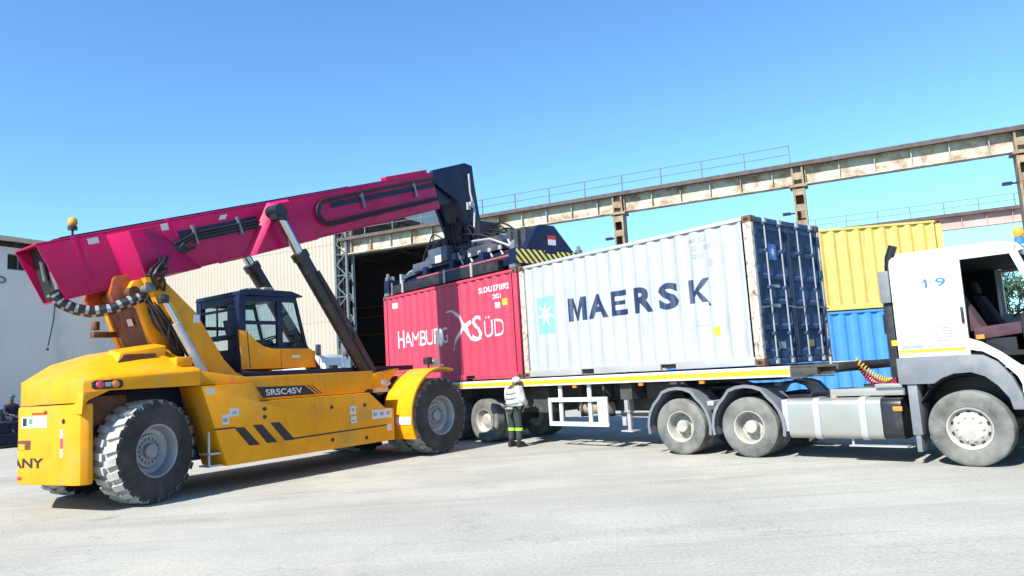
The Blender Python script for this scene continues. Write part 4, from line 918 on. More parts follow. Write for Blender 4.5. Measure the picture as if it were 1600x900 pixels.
    # inner boom and head
    mb = MB(); bbox(mb, 9.35, 10.0, -0.40, 0.42, -0.42, 0.42); mb.build('inner_boom', 'navy', boom, bevel=0.01)
    for s in (-1, 1):
        o = [(7.75, 6.66), (7.75, 6.97), (9.05, 7.42), (9.36, 7.40), (9.42, 6.9), (9.62, 5.75), (9.66, 5.0), (9.55, 4.72), (9.22, 4.72), (9.08, 5.5), (8.70, 6.28)]
        mb = MB(); mb.py(o, s * 0.45, s * 0.36); hd = mb.build('boom_head', 'navy', boom, bevel=0.015)
        mb = MB(); mb.tube([(9.1, s * 0.53, 7.1), (9.12, s * 0.53, 6.6), (9.25, s * 0.54, 6.1), (9.2, s * 0.54, 5.6)], 0.03, n=6); mb.cyl((9.14, s * 0.5, 6.25), (9.14, s * 0.58, 6.25), 0.09); mb.bx(9.0, 9.1, s * 0.5 - 0.03, s * 0.5 + 0.03, 6.1, 6.3); mb.build('head_fittings', 'light_grey', hd)
    mb = MB(); mb.py([(8.0, 6.62), (8.0, 6.9), (9.30, 7.36), (9.45, 4.8), (9.27, 4.8), (9.14, 5.5), (8.80, 6.30)], -0.358, 0.358); mb.cyl((9.25, -0.62, 5.15), (9.25, 0.62, 5.15), 0.17, n=18)
    mb.bx(9.35, 9.62, -0.3, 0.3, 5.2, 6.1); mb.build('head_core', 'navy', boom, bevel=0.015)
    rnd = random.Random(5); mb = MB()
    for i in range(12):
        y = -0.5 + rnd.random() * 1.0
        mb.tube(smooth_path([(8.95 + rnd.random() * .2, y, 6.1 - rnd.random() * .3), (8.95 + rnd.random() * .2, y * 1.1, 5.6), (9.15 + rnd.random() * .3, y * 1.4, 5.0 - rnd.random() * .2), (9.5 + rnd.random() * .3, y * 1.3, 4.75), (9.8, y, 4.95)]), 0.026, n=6)
    mb.build('head_hoses', 'rubber', boom)
    mb = MB(); mb.cyl((-0.47, 0.25, 4.36), (-0.47, 0.25, 4.52), 0.02, n=8); bc = mb.build('beacon', 'black', R)
    mb = MB(); mb.cyl((-0.47, 0.25, 4.52), (-0.47, 0.25, 4.58), 0.075, n=14); mb.build('beacon_base', 'black', bc)
    mb = MB(); mb.ball((-0.47, 0.25, 4.655), 0.078, 0.078, 0.092); mb.build('beacon_lens', 'amber', bc)
    # wheels
    for s in (-1, 1):
        wheel(R, (0.05, s * 1.22, 0.80), 0.80, 0.50, s, 18, 'stacker')
        wheel(R, (6.27, s * 1.50, 0.83), 0.83, 0.52, s, 0, 'stacker')
        wheel(R, (6.27, s * 0.92, 0.83), 0.83, 0.52, s, 0, 'stacker')
    # spreader, measured in the container's frame, carried by the boom
    def sb(mb, name, m, par, **k): return mb.xf(CO2ST).build(name, m, par, **k)
    mb = MB(); yc = -1.22; X0, X1 = 6.16, 12.18; Zc = 2.66
    mb.bx(X0 + 0.3, X1 - 0.3, yc - 0.62, yc - 0.28, Zc + 0.16, Zc + 0.56); mb.bx(X0 + 0.3, X1 - 0.3, yc + 0.28, yc + 0.62, Zc + 0.16, Zc + 0.56)
    mb.bx(7.6, 10.7, yc - 0.80, yc + 0.80, Zc + 0.12, Zc + 0.30)
    for x in (7.8, 9.1, 10.4): mb.bx(x, x + 0.2, yc - 0.85, yc + 0.85, Zc + 0.1, Zc + 0.62)
    spd = sb(mb, 'spreader', 'navy', R, bevel=0.015)
    for x, sgn in ((X0, 1), (X1, -1)):
        xa, xb = sorted((x, x + sgn * 0.26)); mb = MB()
        mb.bx(xa, xb, -2.40, -0.04, Zc + 0.04, Zc + 0.42)
        # raised gusset in the middle of the end beam
        mb.prism([(-2.05, Zc + 0.42), (-0.40, Zc + 0.42), (-0.80, Zc + 0.98), (-0.92, Zc + 1.06), (-1.40, Zc + 1.06), (-1.48, Zc + 0.98)] if sgn == 1 else [(-1.9, Zc + 0.42), (-0.5, Zc + 0.42), (-0.85, Zc + 0.62), (-1.6, Zc + 0.62)],
                 lambda a, b: (xa + 0.03, a, b), lambda a, b: (xb - 0.03, a, b))
        eb = sb(mb, 'end_beam', 'navy', spd, bevel=0.01)
        mb = MB(); xf = x - sgn * 0.004
        mb.prism([(-2.38, Zc + 0.06), (-1.42, Zc + 0.06), (-1.42, Zc + 0.12), (-1.0, Zc + 0.12), (-1.0, Zc + 0.06), (-0.06, Zc + 0.06), (-0.06, Zc + 0.40), (-1.0, Zc + 0.40), (-1.0, Zc + 0.33), (-1.42, Zc + 0.33), (-1.42, Zc + 0.40), (-2.38, Zc + 0.40)], lambda a, b: (xf, a, b), lambda a, b: (x - sgn * 0.0015, a, b))
        sb(mb, 'hazard_marking', 'hazard', eb)
        if sgn == 1:
            mb = MB(); mb.bx(xa + 0.02, xa + 0.027, -1.42, -1.16, Zc + 0.56, Zc + 0.70); sb(mb, 'decal', 'decal_white', eb)
            mb = MB(); mb.bx(xa + 0.02, xa + 0.027, -1.42, -1.16, Zc + 0.70, Zc + 0.80); sb(mb, 'decal', 'decal_red', eb)
        for y in (-2.33, -0.11):
            mb = MB(); mb.bx(xa + 0.02, xb - 0.02, y - 0.09, y + 0.09, Zc - 0.05, Zc + 0.04); mb.cyl((xa + .13, y, Zc - 0.07), (xa + .13, y, Zc + 0.62), 0.05, n=10)
            mb.bx(xa + 0.05, xa + 0.2, y - 0.06, y + 0.06, Zc + 0.42, Zc + 0.52); sb(mb, 'twistlock', 'grey_steel', eb)
    # near-side rail, pipes and stanchions
    mb = MB(); mb.bx(7.0, 12.1, -0.36, -0.18, Zc + 0.0, Zc + 0.26); mb.bx(7.0, 12.1, -2.26, -2.08, Zc + 0.0, Zc + 0.26); sb(mb, 'side_beam', 'black', spd, bevel=0.01)
    mb = MB(); mb.cyl((6.5, -0.2, Zc + 0.30), (10.6, -0.2, Zc + 0.30), 0.035, n=8); mb.cyl((6.5, -2.24, Zc + 0.30), (10.6, -2.24, Zc + 0.30), 0.035, n=8); sb(mb, 'guide_pipe', 'rail_pink', spd)
    mb = MB()
    for x in (8.0, 9.2, 11.3, 11.9): mb.bx(x, x + 0.07, -0.17, -0.13, Zc - 0.02, Zc + 0.34)
    for x in (11.5, 12.0): mb.bx(x, x + 0.08, -0.30, -0.22, Zc + 0.1, Zc + 0.55)
    sb(mb, 'stanchion', 'light_grey', spd, split=True)
    # carriage, motors, rotator
    mb = MB(); mb.bx(9.1, 11.2, yc - 0.55, yc + 0.78, Zc + 0.56, Zc + 0.80); mb.bx(9.3, 10.2, yc + 0.2, yc + 0.9, Zc + 0.62, Zc + 1.05)
    mb.hexa([(10.2, yc + 0.1, Zc + 0.6), (11.9, yc + 0.1, Zc + 0.45), (11.9, yc + 0.7, Zc + 0.45), (10.2, yc + 0.7, Zc + 0.6)], [(10.2, yc + 0.1, Zc + 1.0), (11.9, yc + 0.1, Zc + 0.55), (11.9, yc + 0.7, Zc + 0.55), (10.2, yc + 0.7, Zc + 1.0)])
    sb(mb, 'carriage', 'slate', spd, bevel=0.02)
    mb = MB(); mb.bx(7.2, 8.6, yc - 0.5, yc + 0.7, Zc + 0.6, Zc + 0.85); mb.hexa([(7.1, yc, Zc + .6), (8.7, yc, Zc + .6), (8.7, yc + .6, Zc + .6), (7.1, yc + .6, Zc + .6)], [(7.5, yc, Zc + 1.1), (8.3, yc, Zc + 1.1), (8.3, yc + .6, Zc + 1.0), (7.5, yc + .6, Zc + 1.0)])
    for x in (6.75, 7.05, 7.3): mb.bx(x, x + 0.18, yc - 0.3, yc + 0.3, Zc + 0.5, Zc + 1.12)
    sb(mb, 'power_unit', 'slate_dark', spd, bevel=0.02)
    mb = MB(); mb.bx(9.55, 9.85, yc + 0.905, yc + 0.912, Zc + 0.62, Zc + 0.82); sb(mb, 'carriage_sign', 'decal_white', spd)  # plain white sign on the carriage, gives no light
    mb = MB(); mb.cyl((9.17, yc, Zc + 0.56), (9.17, yc, Zc + 0.98), 0.62, n=28); mb.cyl((9.17, yc, Zc + 0.98), (9.17, yc, Zc + 1.12), 0.50, n=28); mb.bx(8.85, 9.5, yc - 0.35, yc + 0.35, Zc + 1.1, Zc + 1.5)
    mb.bx(9.0, 9.3, yc - 0.6, yc + 0.6, Zc + 1.2, Zc + 1.6); mb.bx(8.45, 8.8, yc - 0.3, yc + 0.4, Zc + 1.0, Zc + 1.6); mb.bx(7.9, 8.5, yc - 0.2, yc + 0.3, Zc + 0.9, Zc + 1.15)
    sb(mb, 'rotator', 'black', spd, bevel=0.02)
    rnd = random.Random(11); mb = MB()
    for i in range(14):
        y = yc - 0.3 + rnd.random() * 0.9; x0 = 8.6 + rnd.random() * 0.6; x1 = x0 - 0.7 - rnd.random() * 0.9
        mb.tube(smooth_path([(x0, y, Zc + 1.2 + rnd.random() * .2), ((x0 + x1) / 2, y + 0.1, Zc + 1.05 + rnd.random() * .5), (x1, y, Zc + 0.95 + rnd.random() * .1), (x1 - 0.05, y, Zc + 0.6)]), 0.024, n=6)
    for i in range(10):
        y = yc + 0.1 + rnd.random() * 0.7; x0 = 9.3 + rnd.random() * 0.5; x1 = x0 + 0.7 + rnd.random() * 0.9
        mb.tube(smooth_path([(x0, y, Zc + 1.3), ((x0 + x1) / 2, y + 0.1, Zc + 1.2 + rnd.random() * .3), (x1, y, Zc + 0.95), (x1 + 0.05, y, Zc + 0.6)]), 0.022, n=6)
    sb(mb, 'spreader_hoses', 'rubber', spd)
    mb = MB()
    for k in range(6):
        x = 6.8 + k * 0.42; mb.cyl((x, yc + 0.66, Zc + 0.45), (x + 0.2, yc + 0.66, Zc + 0.8), 0.03, n=8); mb.bx(x, x + 0.12, yc + 0.6, yc + 0.72, Zc + 0.6, Zc + 0.7)
    mb.tube([(6.9, yc + 0.7, Zc + 0.62), (7.6, yc + 0.75, Zc + 0.92), (8.4, yc + 0.7, Zc + 1.0)], 0.03); mb.tube([(10.9, yc + 0.6, Zc + 0.7), (11.5, yc + 0.7, Zc + 0.62), (12.0, yc + 0.6, Zc + 0.4)], 0.03)
    sb(mb, 'hydraulic_fittings', 'light_grey', spd, split=True)
    return R
reach_stacker()
# ------------------------------------------------------------------ semi-trailer
def trailer():
    T = thing('semi_trailer', 'flatbed container trailer with a yellow and white side rail carrying the white and red containers', 'trailer', (CO_LOC[0], CO_LOC[1], 0), CO_YAW)
    W = CW; zt = 1.515; yc = -W / 2
    for s in (0, 1):
        ya, yb = (0.035, -0.06) if s == 0 else (-W - 0.035, -W + 0.06)
        mb = MB(); mb.bx(-0.45, 12.5, min(ya, yb), max(ya, yb), zt - 0.185, zt - 0.01); rl = mb.build('side_rail', 'rail_white', T, bevel=0.006)
        o = 0.0035 if s == 0 else -0.0035
        mb = MB(); mb.bx(-0.44, 12.45, min(ya, ya + o), max(ya, ya + o), zt - 0.145, zt - 0.06); mb.build('reflective_stripe', 'decal_yellow', rl)
    mb = MB()
    for y in (yc - 0.5, yc + 0.5):   # main I-beams with the gooseneck
        mb.py([(-1.2, 1.40), (-1.2, zt - 0.02), (12.45, zt - 0.02), (12.45, 0.98), (2.4, 0.98), (1.7, 1.24), (-0.3, 1.30), (-0.8, 1.40)], y - 0.012, y + 0.012)
        mb.bx(-1.2, 12.45, y - 0.09, y + 0.09, zt - 0.035, zt - 0.012); mb.bx(2.2, 12.45, y - 0.09, y + 0.09, 0.965, 0.985); mb.bx(-0.3, 1.6, y - 0.09, y + 0.09, 1.265, 1.285)
    x = -1.15
    while x < 12.4:
        mb.bx(x, x + 0.07, -W + 0.06, -0.06, zt - 0.15, zt - 0.03); x += 0.62
    mb.bx(3.0, 3.3, -W + 0.1, -0.1, 1.0, 1.3); mb.bx(5.6, 6.9, -W + 0.25, -0.3, 0.72, 1.28); mb.bx(1.9, 2.8, yc - 0.9, yc + 0.9, 1.0, 1.3)
    mb.bx(2.9, 5.2, yc - 0.45, yc + 0.45, 0.72, 1.05)
    ch = mb.build('chassis_frame', 'frame_dark', T)
    mb = MB(); mb.bx(-1.20, -0.46, -W + 0.02, 0.02, zt - 0.05, zt - 0.012); mb.bx(-1.25, -1.2, -W + 0.02, 0.02, zt - 0.10, zt); mb.bx(-0.9, -0.46, -0.10, 0.02, zt - 0.16, zt - 0.05); mb.build('front_bolster', 'frame_dark', T, bevel=0.008)
    for y in (-0.05, -W + 0.05):
        mb = MB(); mb.cyl((-1.1, y, zt - 0.02), (-1.1, y, zt + 0.1), 0.02, n=8); mb.build('lock_pin', 'light_grey', T)
    # wheels: three axles, dual tyres
    for xx in (7.75, 9.10, 10.45):
        for s in (-1, 1):
            yo = -0.19 if s == 1 else -W + 0.19
            wheel(T, (xx, yo, 0.53), 0.53, 0.29, s, 0, 'trailer'); wheel(T, (xx, yo - s * 0.33, 0.53), 0.53, 0.29, s, 0, 'trailer')
        mb = MB(); mb.cyl((xx, -0.3, 0.53), (xx, -W + 0.3, 0.53), 0.08, n=12); mb.bx(xx - 0.5, xx + 0.5, -0.78, -0.68, 0.66, 0.74); mb.bx(xx - 0.5, xx + 0.5, -W + 0.68, -W + 0.78, 0.66, 0.74); mb.bx(xx - 0.08, xx + 0.08, -0.8, -W + 0.8, 0.5, 0.98); mb.build('axle', 'frame_dark', T)
    # side under-run frame
    for s in (0, 1):
        y0 = 0.0 if s == 0 else -W; a, b = sorted((y0, y0 + (-0.05 if s == 0 else 0.05)))
        mb = MB(); mb.bx(3.60, 5.33, a, b, 0.455, 0.545); mb.bx(3.60, 5.33, a, b, 0.97, 1.06); mb.bx(5.26, 5.33, a, b, 0.545, 0.97); mb.bx(3.60, 3.86, a, b, 0.545, 0.97)
        c, d = sorted((y0 + (-0.052 if s == 0 else 0.052), y0 + (-0.10 if s == 0 else 0.10)))
        for xx in (5.0, 4.13): mb.bx(xx - 0.045, xx + 0.045, c, d, 0.50, zt - 0.17)
        mb.build('side_guard', 'decal_white', T, bevel=0.005)
    mb = MB(); mb.cyl((3.95, -0.55, 0.80), (4.80, -0.55, 0.80), 0.13, n=20); mb.build('air_tank', 'tan', T, bevel=0.02)
    mb = MB(); mb.bx(4.0, 4.06, -0.7, -0.4, 0.62, 1.3); mb.bx(4.68, 4.74, -0.7, -0.4, 0.62, 1.3); mb.build('tank_bracket', 'frame_dark', T)
    for y in (-0.42, -W + 0.42):
        mb = MB(); mb.bx(3.30, 3.44, y - 0.07, y + 0.07, 0.72, 1.35); mb.bx(3.33, 3.41, y - 0.04, y + 0.04, 0.36, 0.74); mb.bx(3.22, 3.52, y - 0.13, y + 0.13, 0.33, 0.36); mb.bx(3.44, 3.54, y - 0.05, y + 0.05, 0.45, 0.62)
        mb.build('landing_leg', 'light_grey' if y > -1 else 'frame_dark', T, bevel=0.006)
    mb = MB(); mb.bx(12.3, 12.42, -W + 0.1, -0.1, 0.55, 0.68); mb.bx(12.3, 12.36, -1.8, -1.7, 0.6, 1.0); mb.bx(12.3, 12.36, -0.75, -0.65, 0.6, 1.0); mb.build('rear_bumper', 'frame_dark', T)
    for xx in (1.2, 2.6, 4.4, 6.3):
        mb = MB(); mb.bx(xx, xx + 0.10, 0.0, 0.045, zt - 0.25, zt - 0.20); mb.build('marker_lamp', 'lens_orange', T)
    for y in (-0.3, -W + 0.3):
        mb = MB(); mb.bx(11.1, 11.115, y - 0.28, y + 0.26, 0.28, 0.95); mb.build('mud_flap', 'rubber', T)
trailer()

# ------------------------------------------------------------------ tractor truck
def tractor():
    K = thing('tractor_truck', 'white tractor truck numbered 19 with its door open, coupled to the trailer', 'truck', TR_LOC, TR_YAW)
    HW = 1.22
    # chassis
    mb = MB()
    for y in (-0.42, 0.42):
        mb.bx(-5.5, 1.2, y - 0.04, y + 0.04, 0.74, 1.0)
    for x in (-5.4, -4.6, -3.9, -3.0, -2.2, -1.2, -0.4, 0.6): mb.bx(x, x + 0.08, -0.38, 0.38, 0.78, 0.96)
    mb.bx(-0.6, 1.1, -0.4, 0.4, 0.6, 1.2)
    for x in (0.0, -3.24, -4.59): mb.cyl((x, -0.9, 0.51), (x, 0.9, 0.51), 0.09, n=12); mb.bx(x - 0.2, x + 0.2, -0.25, 0.25, 0.35, 0.68)
    for y in (-0.62, 0.62): mb.bx(-5.0, -2.8, y - 0.05, y + 0.05, 0.72, 0.82)
    mb.build('chassis', 'black', K)
    mb = MB(); mb.pz([(-4.45, -0.42), (-3.4, -0.42), (-3.2, -0.2), (-3.2, 0.2), (-3.4, 0.42), (-4.45, 0.42), (-4.6, 0.15), (-4.2, 0.08), (-4.2, -0.08), (-4.6, -0.15)], 1.10, 1.19); mb.bx(-4.1, -3.6, -0.5, 0.5, 1.0, 1.10); mb.build('fifth_wheel', 'black', K, bevel=0.01)
    # wheels
    for s in (-1, 1):
        wheel(K, (0.02, s * (HW - 0.16), 0.52), 0.52, 0.31, s, 0, 'front_truck')
        for x in (-3.24, -4.58):
            wheel(K, (x, s * (HW - 0.16), 0.505), 0.505, 0.29, s, 0, 'drive_truck'); wheel(K, (x, s * (HW - 0.49), 0.505), 0.505, 0.29, s, 0, 'drive_truck')
            # mudguard hoop
            n = 16; po = []; pi_ = []
            for i in range(n + 1):
                a = radians(-12 + 204 * i / n); r = 0.63 + (0.05 if 60 < -12 + 204 * i / n < 120 else 0.06 * 0)
                ex = 0.03 if (i in (0, n)) else 0
                po.append((x + (r + 0.02) * cos(a), 0.505 + (r + 0.02) * sin(a))); pi_.append((x + (r - 0.012) * cos(a), 0.505 + (r - 0.012) * sin(a)))
            mb = MB()
            for i in range(n): mb.py([po[i], po[i + 1], pi_[i + 1], pi_[i]], s * (HW + 0.015), s * (HW - 0.68))
            mg = mb.build('mudguard', 'mid_grey', K, smooth=40)
            mb = MB()
            for i in range(n): mb.py([(x + (po[i][0] - x) * 1.03, 0.505 + (po[i][1] - 0.505) * 1.03), (x + (po[i + 1][0] - x) * 1.03, 0.505 + (po[i + 1][1] - 0.505) * 1.03), pi_[i + 1], pi_[i]], s * (HW + 0.03), s * (HW - 0.03))
            mb.build('mudguard_lip', 'mid_grey', mg, smooth=40)
        mb = MB(); mb.bx(-3.98, -3.85, s * HW, s * (HW - 0.5), 0.88, 0.96); mb.bx(-2.62, -2.52, s * HW, s * (HW - 0.6), 0.45, 0.96); mb.build('mudguard_stay', 'light_grey', K, bevel=0.01, split=True)
    # fuel tank
    def rr(x0, x1, y0, y1, r, n=5):
        out = []
        for cx, cy, a0 in ((x1 - r, y1 - r, 0), (x0 + r, y1 - r, 90), (x0 + r, y0 + r, 180), (x1 - r, y0 + r, 270)):
            for i in range(n + 1):
                a = radians(a0 + 90 * i / n); out.append((cx + r * cos(a), cy + r * sin(a)))
        return out
    for s in (-1, 1):
        y0, y1 = sorted((s * HW, s * 0.56))
        mb = MB(); mb.px(rr(y0, y1, 0.34, 0.965, 0.10), -2.53, -1.10); tk = mb.build('fuel_tank', 'alu', K, smooth=35)
        mb = MB(); mb.px(rr(y0 + 0.01, y1 - 0.01, 0.35, 0.95, 0.10), -1.10, -0.82); mb.build('battery_box', 'black', K, bevel=0.01)
        for xc in (-2.06, -1.36):
            mb = MB(); mb.px(rr(y0 - 0.015, y1 + 0.015, 0.325, 0.98, 0.11), xc - 0.05, xc + 0.05); mb.bx(xc - 0.05, xc + 0.05, s * 0.6, s * 0.44, 0.9, 0.99); mb.build('tank_strap', 'light_grey', tk, smooth=35)
        mb = MB(); mb.cyl((-1.86, s * 0.95, 0.95), (-1.86, s * 0.95, 1.02), 0.06, n=14); mb.build('filler_cap', 'tan', tk)
        mb = MB(); mb.bx(-0.93, -0.80, s * HW - 0.012, s * HW + 0.012, 0.765, 0.835); mb.build('side_lamp', 'lens_orange', K, bevel=0.01)
        mb = MB(); mb.bx(-1.62, -0.8, s * (HW - 0.02), s * (HW - 0.2), 0.235, 0.255); mb.bx(-1.6, -1.57, s * (HW - 0.1), s * (HW - 0.13), 0.255, 0.36); mb.build('step', 'light_grey', K)
        mb = MB(); mb.bx(-1.9, -0.80, s * 1.0, s * 0.5, 0.985, 1.10); mb.bx(-1.2, -0.82, s * 1.05, s * 0.5, 1.10, 1.16); mb.build('catwalk', 'alu', K, bevel=0.01)
        # flap behind the front wheel
        mb = MB(); mb.bx(-0.70, -0.57, s * HW, s * 0.70, 0.42, 1.20); mb.bx(-0.67, -0.60, s * (HW - 0.01), s * 0.75, 0.18, 0.42); mb.build('wheel_flap', 'mid_grey', K, bevel=0.015)
    # cab shell (hollow)
    lean = lambda z: 0.0
    for s in (-1, 1):
        yo, yi = s * HW, s * (HW - 0.05)
        mb = MB()
        mb.py([(-0.76, 1.535), (-0.755, 2.90), (0.165, 2.90), (0.155, 1.535)], yo, yi)          # sleeper side
        mb.py([(-0.755, 2.90), (-0.74, 2.98), (-0.70, 3.02), (0.84, 3.0), (0.80, 2.86), (0.165, 2.86), (0.165, 2.90)], yo, yi)  # cant rail
        mb.py([(0.755, 2.86), (0.84, 2.90), (1.16, 1.95), (1.06, 1.95)], yo, yi)                 # A pillar
        mb.py([(0.155, 1.60), (0.155, 1.76), (0.30, 1.70), (0.50, 1.56), (0.72, 1.36), (0.80, 1.20), (0.86, 0.95), (0.76, 0.95), (0.66, 1.22), (0.46, 1.46), (0.30, 1.57)], yo, yi)
        mb.py([(0.80, 1.20), (0.72, 1.36), (1.15, 1.36), (1.15, 1.95), (1.06, 1.95), (1.06, 2.02), (1.30, 2.0), (1.36, 1.3), (1.36, 0.95), (0.86, 0.95)], yo, yi)
        side = mb.build('cab_side', 'white', K, bevel=0.006)
        # number, plates and lines on the sleeper panel
        def q(bm, m, nm, off=0.004):
            b = MB(); b.bm2d(bm, lambda u, v: (u if s < 0 else -u, yo + s * off, v)); bm.free(); return b.build(nm, m, side, smooth=0, split=nm in ('panel_gap', 'notice_frame', 'notice_text'))
        if s < 0:
            for ch, x in (('1', -0.335), ('9', -0.165)):
                tb = (poly_bm([[(0.03, 0), (0.065, 0), (0.065, 0.125), (0.035, 0.125), (0.0, 0.095), (0.0, 0.07), (0.03, 0.09)]]) if ch == '1' else text_bm(ch, 0.125, 0.13, bold=0.01))
                for v in tb.verts: v.co.x += x; v.co.y += 2.52
                q(tb, 'decal_blue', 'lettering')
            rows = []
            rnd = random.Random(2)
            for r in range(5):
                x = -0.31 + (0.02 if r % 2 else 0.06)
                while x < 0.0 - (0.05 if r in (0, 4) else 0):
                    w = 0.03 + rnd.random() * 0.06; rows.append(rect(x, 1.93 - r * 0.045, min(x + w, 0.03), 1.948 - r * 0.045)); x += w + 0.02
            q(poly_bm(rows), 'decal_grey', 'notice_text', 0.006)
            q(poly_bm([rect(-0.37, 1.69, 0.08, 1.675), rect(-0.37, 1.69, -0.365, 2.0), rect(0.075, 1.69, 0.08, 2.0), rect(-0.37, 1.995, 0.08, 2.0)]), 'decal_grey', 'notice_frame')
            q(poly_bm([rect(-0.70, 1.665, -0.42, 1.71)]), mat('plate_grey', (0.30, 0.38, 0.36), 0.5), 'plate')
            q(poly_bm([rect(-0.70, 1.80, -0.60, 1.81), rect(-0.56, 1.80, -0.44, 1.81), rect(-0.68, 1.86, -0.55, 1.87)]), 'tan', 'notice_text')
            q(poly_bm([rect(-0.76, 2.855, 0.16, 2.862), rect(-0.42, 2.16, -0.416, 2.80), rect(-0.42, 2.80, 0.10, 2.806), rect(-0.42, 2.16, 0.10, 2.166), rect(0.10, 2.16, 0.106, 2.80)]), 'grey_steel', 'panel_gap')
            b = MB(); b.bx(0.105, 0.14, yo - 0.035, yo, 1.98, 2.20); b.build('grab_handle', 'black', side, bevel=0.008)
        mb = MB(); mb.bx(-0.75, 0.11, min(yo, yo + s * 0.005), max(yo, yo + s * 0.005), 1.60, 1.645); mb.build('yellow_strip', 'decal_yellow', side)
        # grey wheel arch band
        outer = [(-0.80, 1.53), (0.15, 1.535), (0.30, 1.52), (0.46, 1.42), (0.60, 1.22), (0.69, 0.98), (0.71, 0.78)]
        inner = [(0.57, 0.78), (0.54, 0.93), (0.43, 1.10), (0.29, 1.23), (0.13, 1.29), (-0.08, 1.28), (-0.24, 1.22), (-0.34, 1.15), (-0.80, 1.15)]
        mb = MB(); mb.py(outer + inner, s * (HW + 0.03), s * (HW - 0.10)); mb.build('wheel_arch', 'mid_grey', K, bevel=0.015)
        mb = MB()
        n = 12; P = [(0.02 + 0.66 * cos(radians(20 + 140 * i / n)), 0.55 + 0.70 * sin(radians(20 + 140 * i / n))) for i in range(n + 1)]
        for i in range(n): mb.py([P[i], P[i + 1], (P[i + 1][0], P[i + 1][1] + 0.02), (P[i][0], P[i][1] + 0.02)], s * (HW - 0.1), s * 0.6)
        mb.build('wheel_liner', 'dark', K)
    mb = MB()
    mb.bx(-0.755, -0.70, -HW + 0.05, HW - 0.05, 1.5, 2.95)
    mb.py([(-0.755, 2.93), (-0.70, 3.02), (0.84, 3.0), (0.90, 2.90), (0.84, 2.88), (-0.755, 2.89)], -HW + 0.05, HW - 0.05)
    mb.py([(1.15, 0.95), (1.15, 1.95), (1.30, 2.0), (1.36, 1.3), (1.36, 0.95)], -HW + 0.05, HW - 0.05)
    mb.py([(-0.70, 3.02), (-0.66, 3.075), (0.60, 3.06), (0.84, 3.0)], -HW + 0.09, HW - 0.09)
    mb.build('cab_shell', 'white', K, bevel=0.006)
    mb = MB(); mb.bx(-0.70, 1.15, -HW + 0.05, HW - 0.05, 1.50, 1.56); mb.bx(-0.69, -0.66, -HW + 0.06, HW - 0.06, 1.56, 2.88); mb.bx(-0.66, 0.8, -HW + 0.06, HW - 0.06, 2.86, 2.885)
    for s in (-1, 1): mb.bx(-0.66, 0.12, min(s * (HW - 0.055), s * (HW - 0.08)), max(s * (HW - 0.055), s * (HW - 0.08)), 1.56, 2.86)
    mb.bx(-0.64, -0.05, -HW + 0.1, HW - 0.1, 1.56, 2.0); mb.bx(0.78, 1.14, -HW + 0.06, HW - 0.06, 1.56, 2.02); mb.bx(-0.1, 0.7, -0.35, 0.35, 1.56, 1.85)
    mb.build('cab_interior', 'dark', K)
    mb = MB(); mb.add([(1.26, -HW + 0.06, 2.0), (1.26, HW - 0.06, 2.0), (0.88, HW - 0.06, 2.90), (0.88, -HW + 0.06, 2.90)], [(0, 1, 2, 3)]); mb.build('windscreen', 'glass_dark', K, smooth=0)
    # far door (closed) with a window, near door swung right open towards the front
    mb = MB(); yo, yi = HW - 0.003, HW - 0.045
    mb.py([(0.16, 1.60), (0.16, 2.14), (1.04, 2.02), (1.14, 1.94), (1.14, 1.37), (0.74, 1.37), (0.5, 1.57), (0.30, 1.70)], yi, yo); mb.py([(0.16, 2.14), (0.16, 2.86), (0.21, 2.84), (0.21, 2.14)], yi, yo); mb.py([(0.21, 2.80), (0.21, 2.86), (0.76, 2.86), (0.80, 2.80)], yi, yo)
    fd = mb.build('door', 'white', K, bevel=0.005)
    mb = MB(); mb.add([(0.21, HW - 0.025, 2.12), (1.02, HW - 0.025, 2.04), (0.80, HW - 0.025, 2.82), (0.21, HW - 0.025, 2.82)], [(0, 1, 2, 3)]); mb.build('window', 'glass', fd, smooth=0)
    A = radians(112); hx, hy = 1.10, -HW - 0.02
    dm = Matrix.Translation((hx, hy, 0)) @ Matrix.Rotation(A, 4, 'Z')    # door lies along local -x from its hinge
    mb = MB(); mb.py([(-0.95, 1.60), (-0.95, 2.12), (0.0, 2.02), (0.0, 1.38), (-0.36, 1.38), (-0.60, 1.57), (-0.80, 1.68)], -0.05, 0.0); mb.py([(-0.95, 2.12), (-0.95, 2.86), (-0.89, 2.84), (-0.89, 2.12)], -0.05, 0); mb.py([(-0.89, 2.80), (-0.89, 2.86), (-0.32, 2.86), (-0.30, 2.80)], -0.05, 0); mb.py([(-0.32, 2.86), (-0.26, 2.86), (0.0, 2.02), (-0.06, 2.02)], -0.05, 0)
    nd_ = mb.xf(dm).build('door', 'white', K, bevel=0.005, label='open white cab door swung towards the front')
    mb = MB(); mb.add([(-0.89, -0.025, 2.10), (-0.08, -0.025, 2.03), (-0.32, -0.025, 2.82), (-0.89, -0.025, 2.82)], [(0, 1, 2, 3)]); mb.xf(dm).build('window', 'glass_dark', nd_, smooth=0)
    mb = MB(); mb.bx(-0.85, -0.1, 0.0, 0.04, 1.7, 2.0); mb.xf(dm).build('door_lining', 'mid_grey', nd_, bevel=0.01)
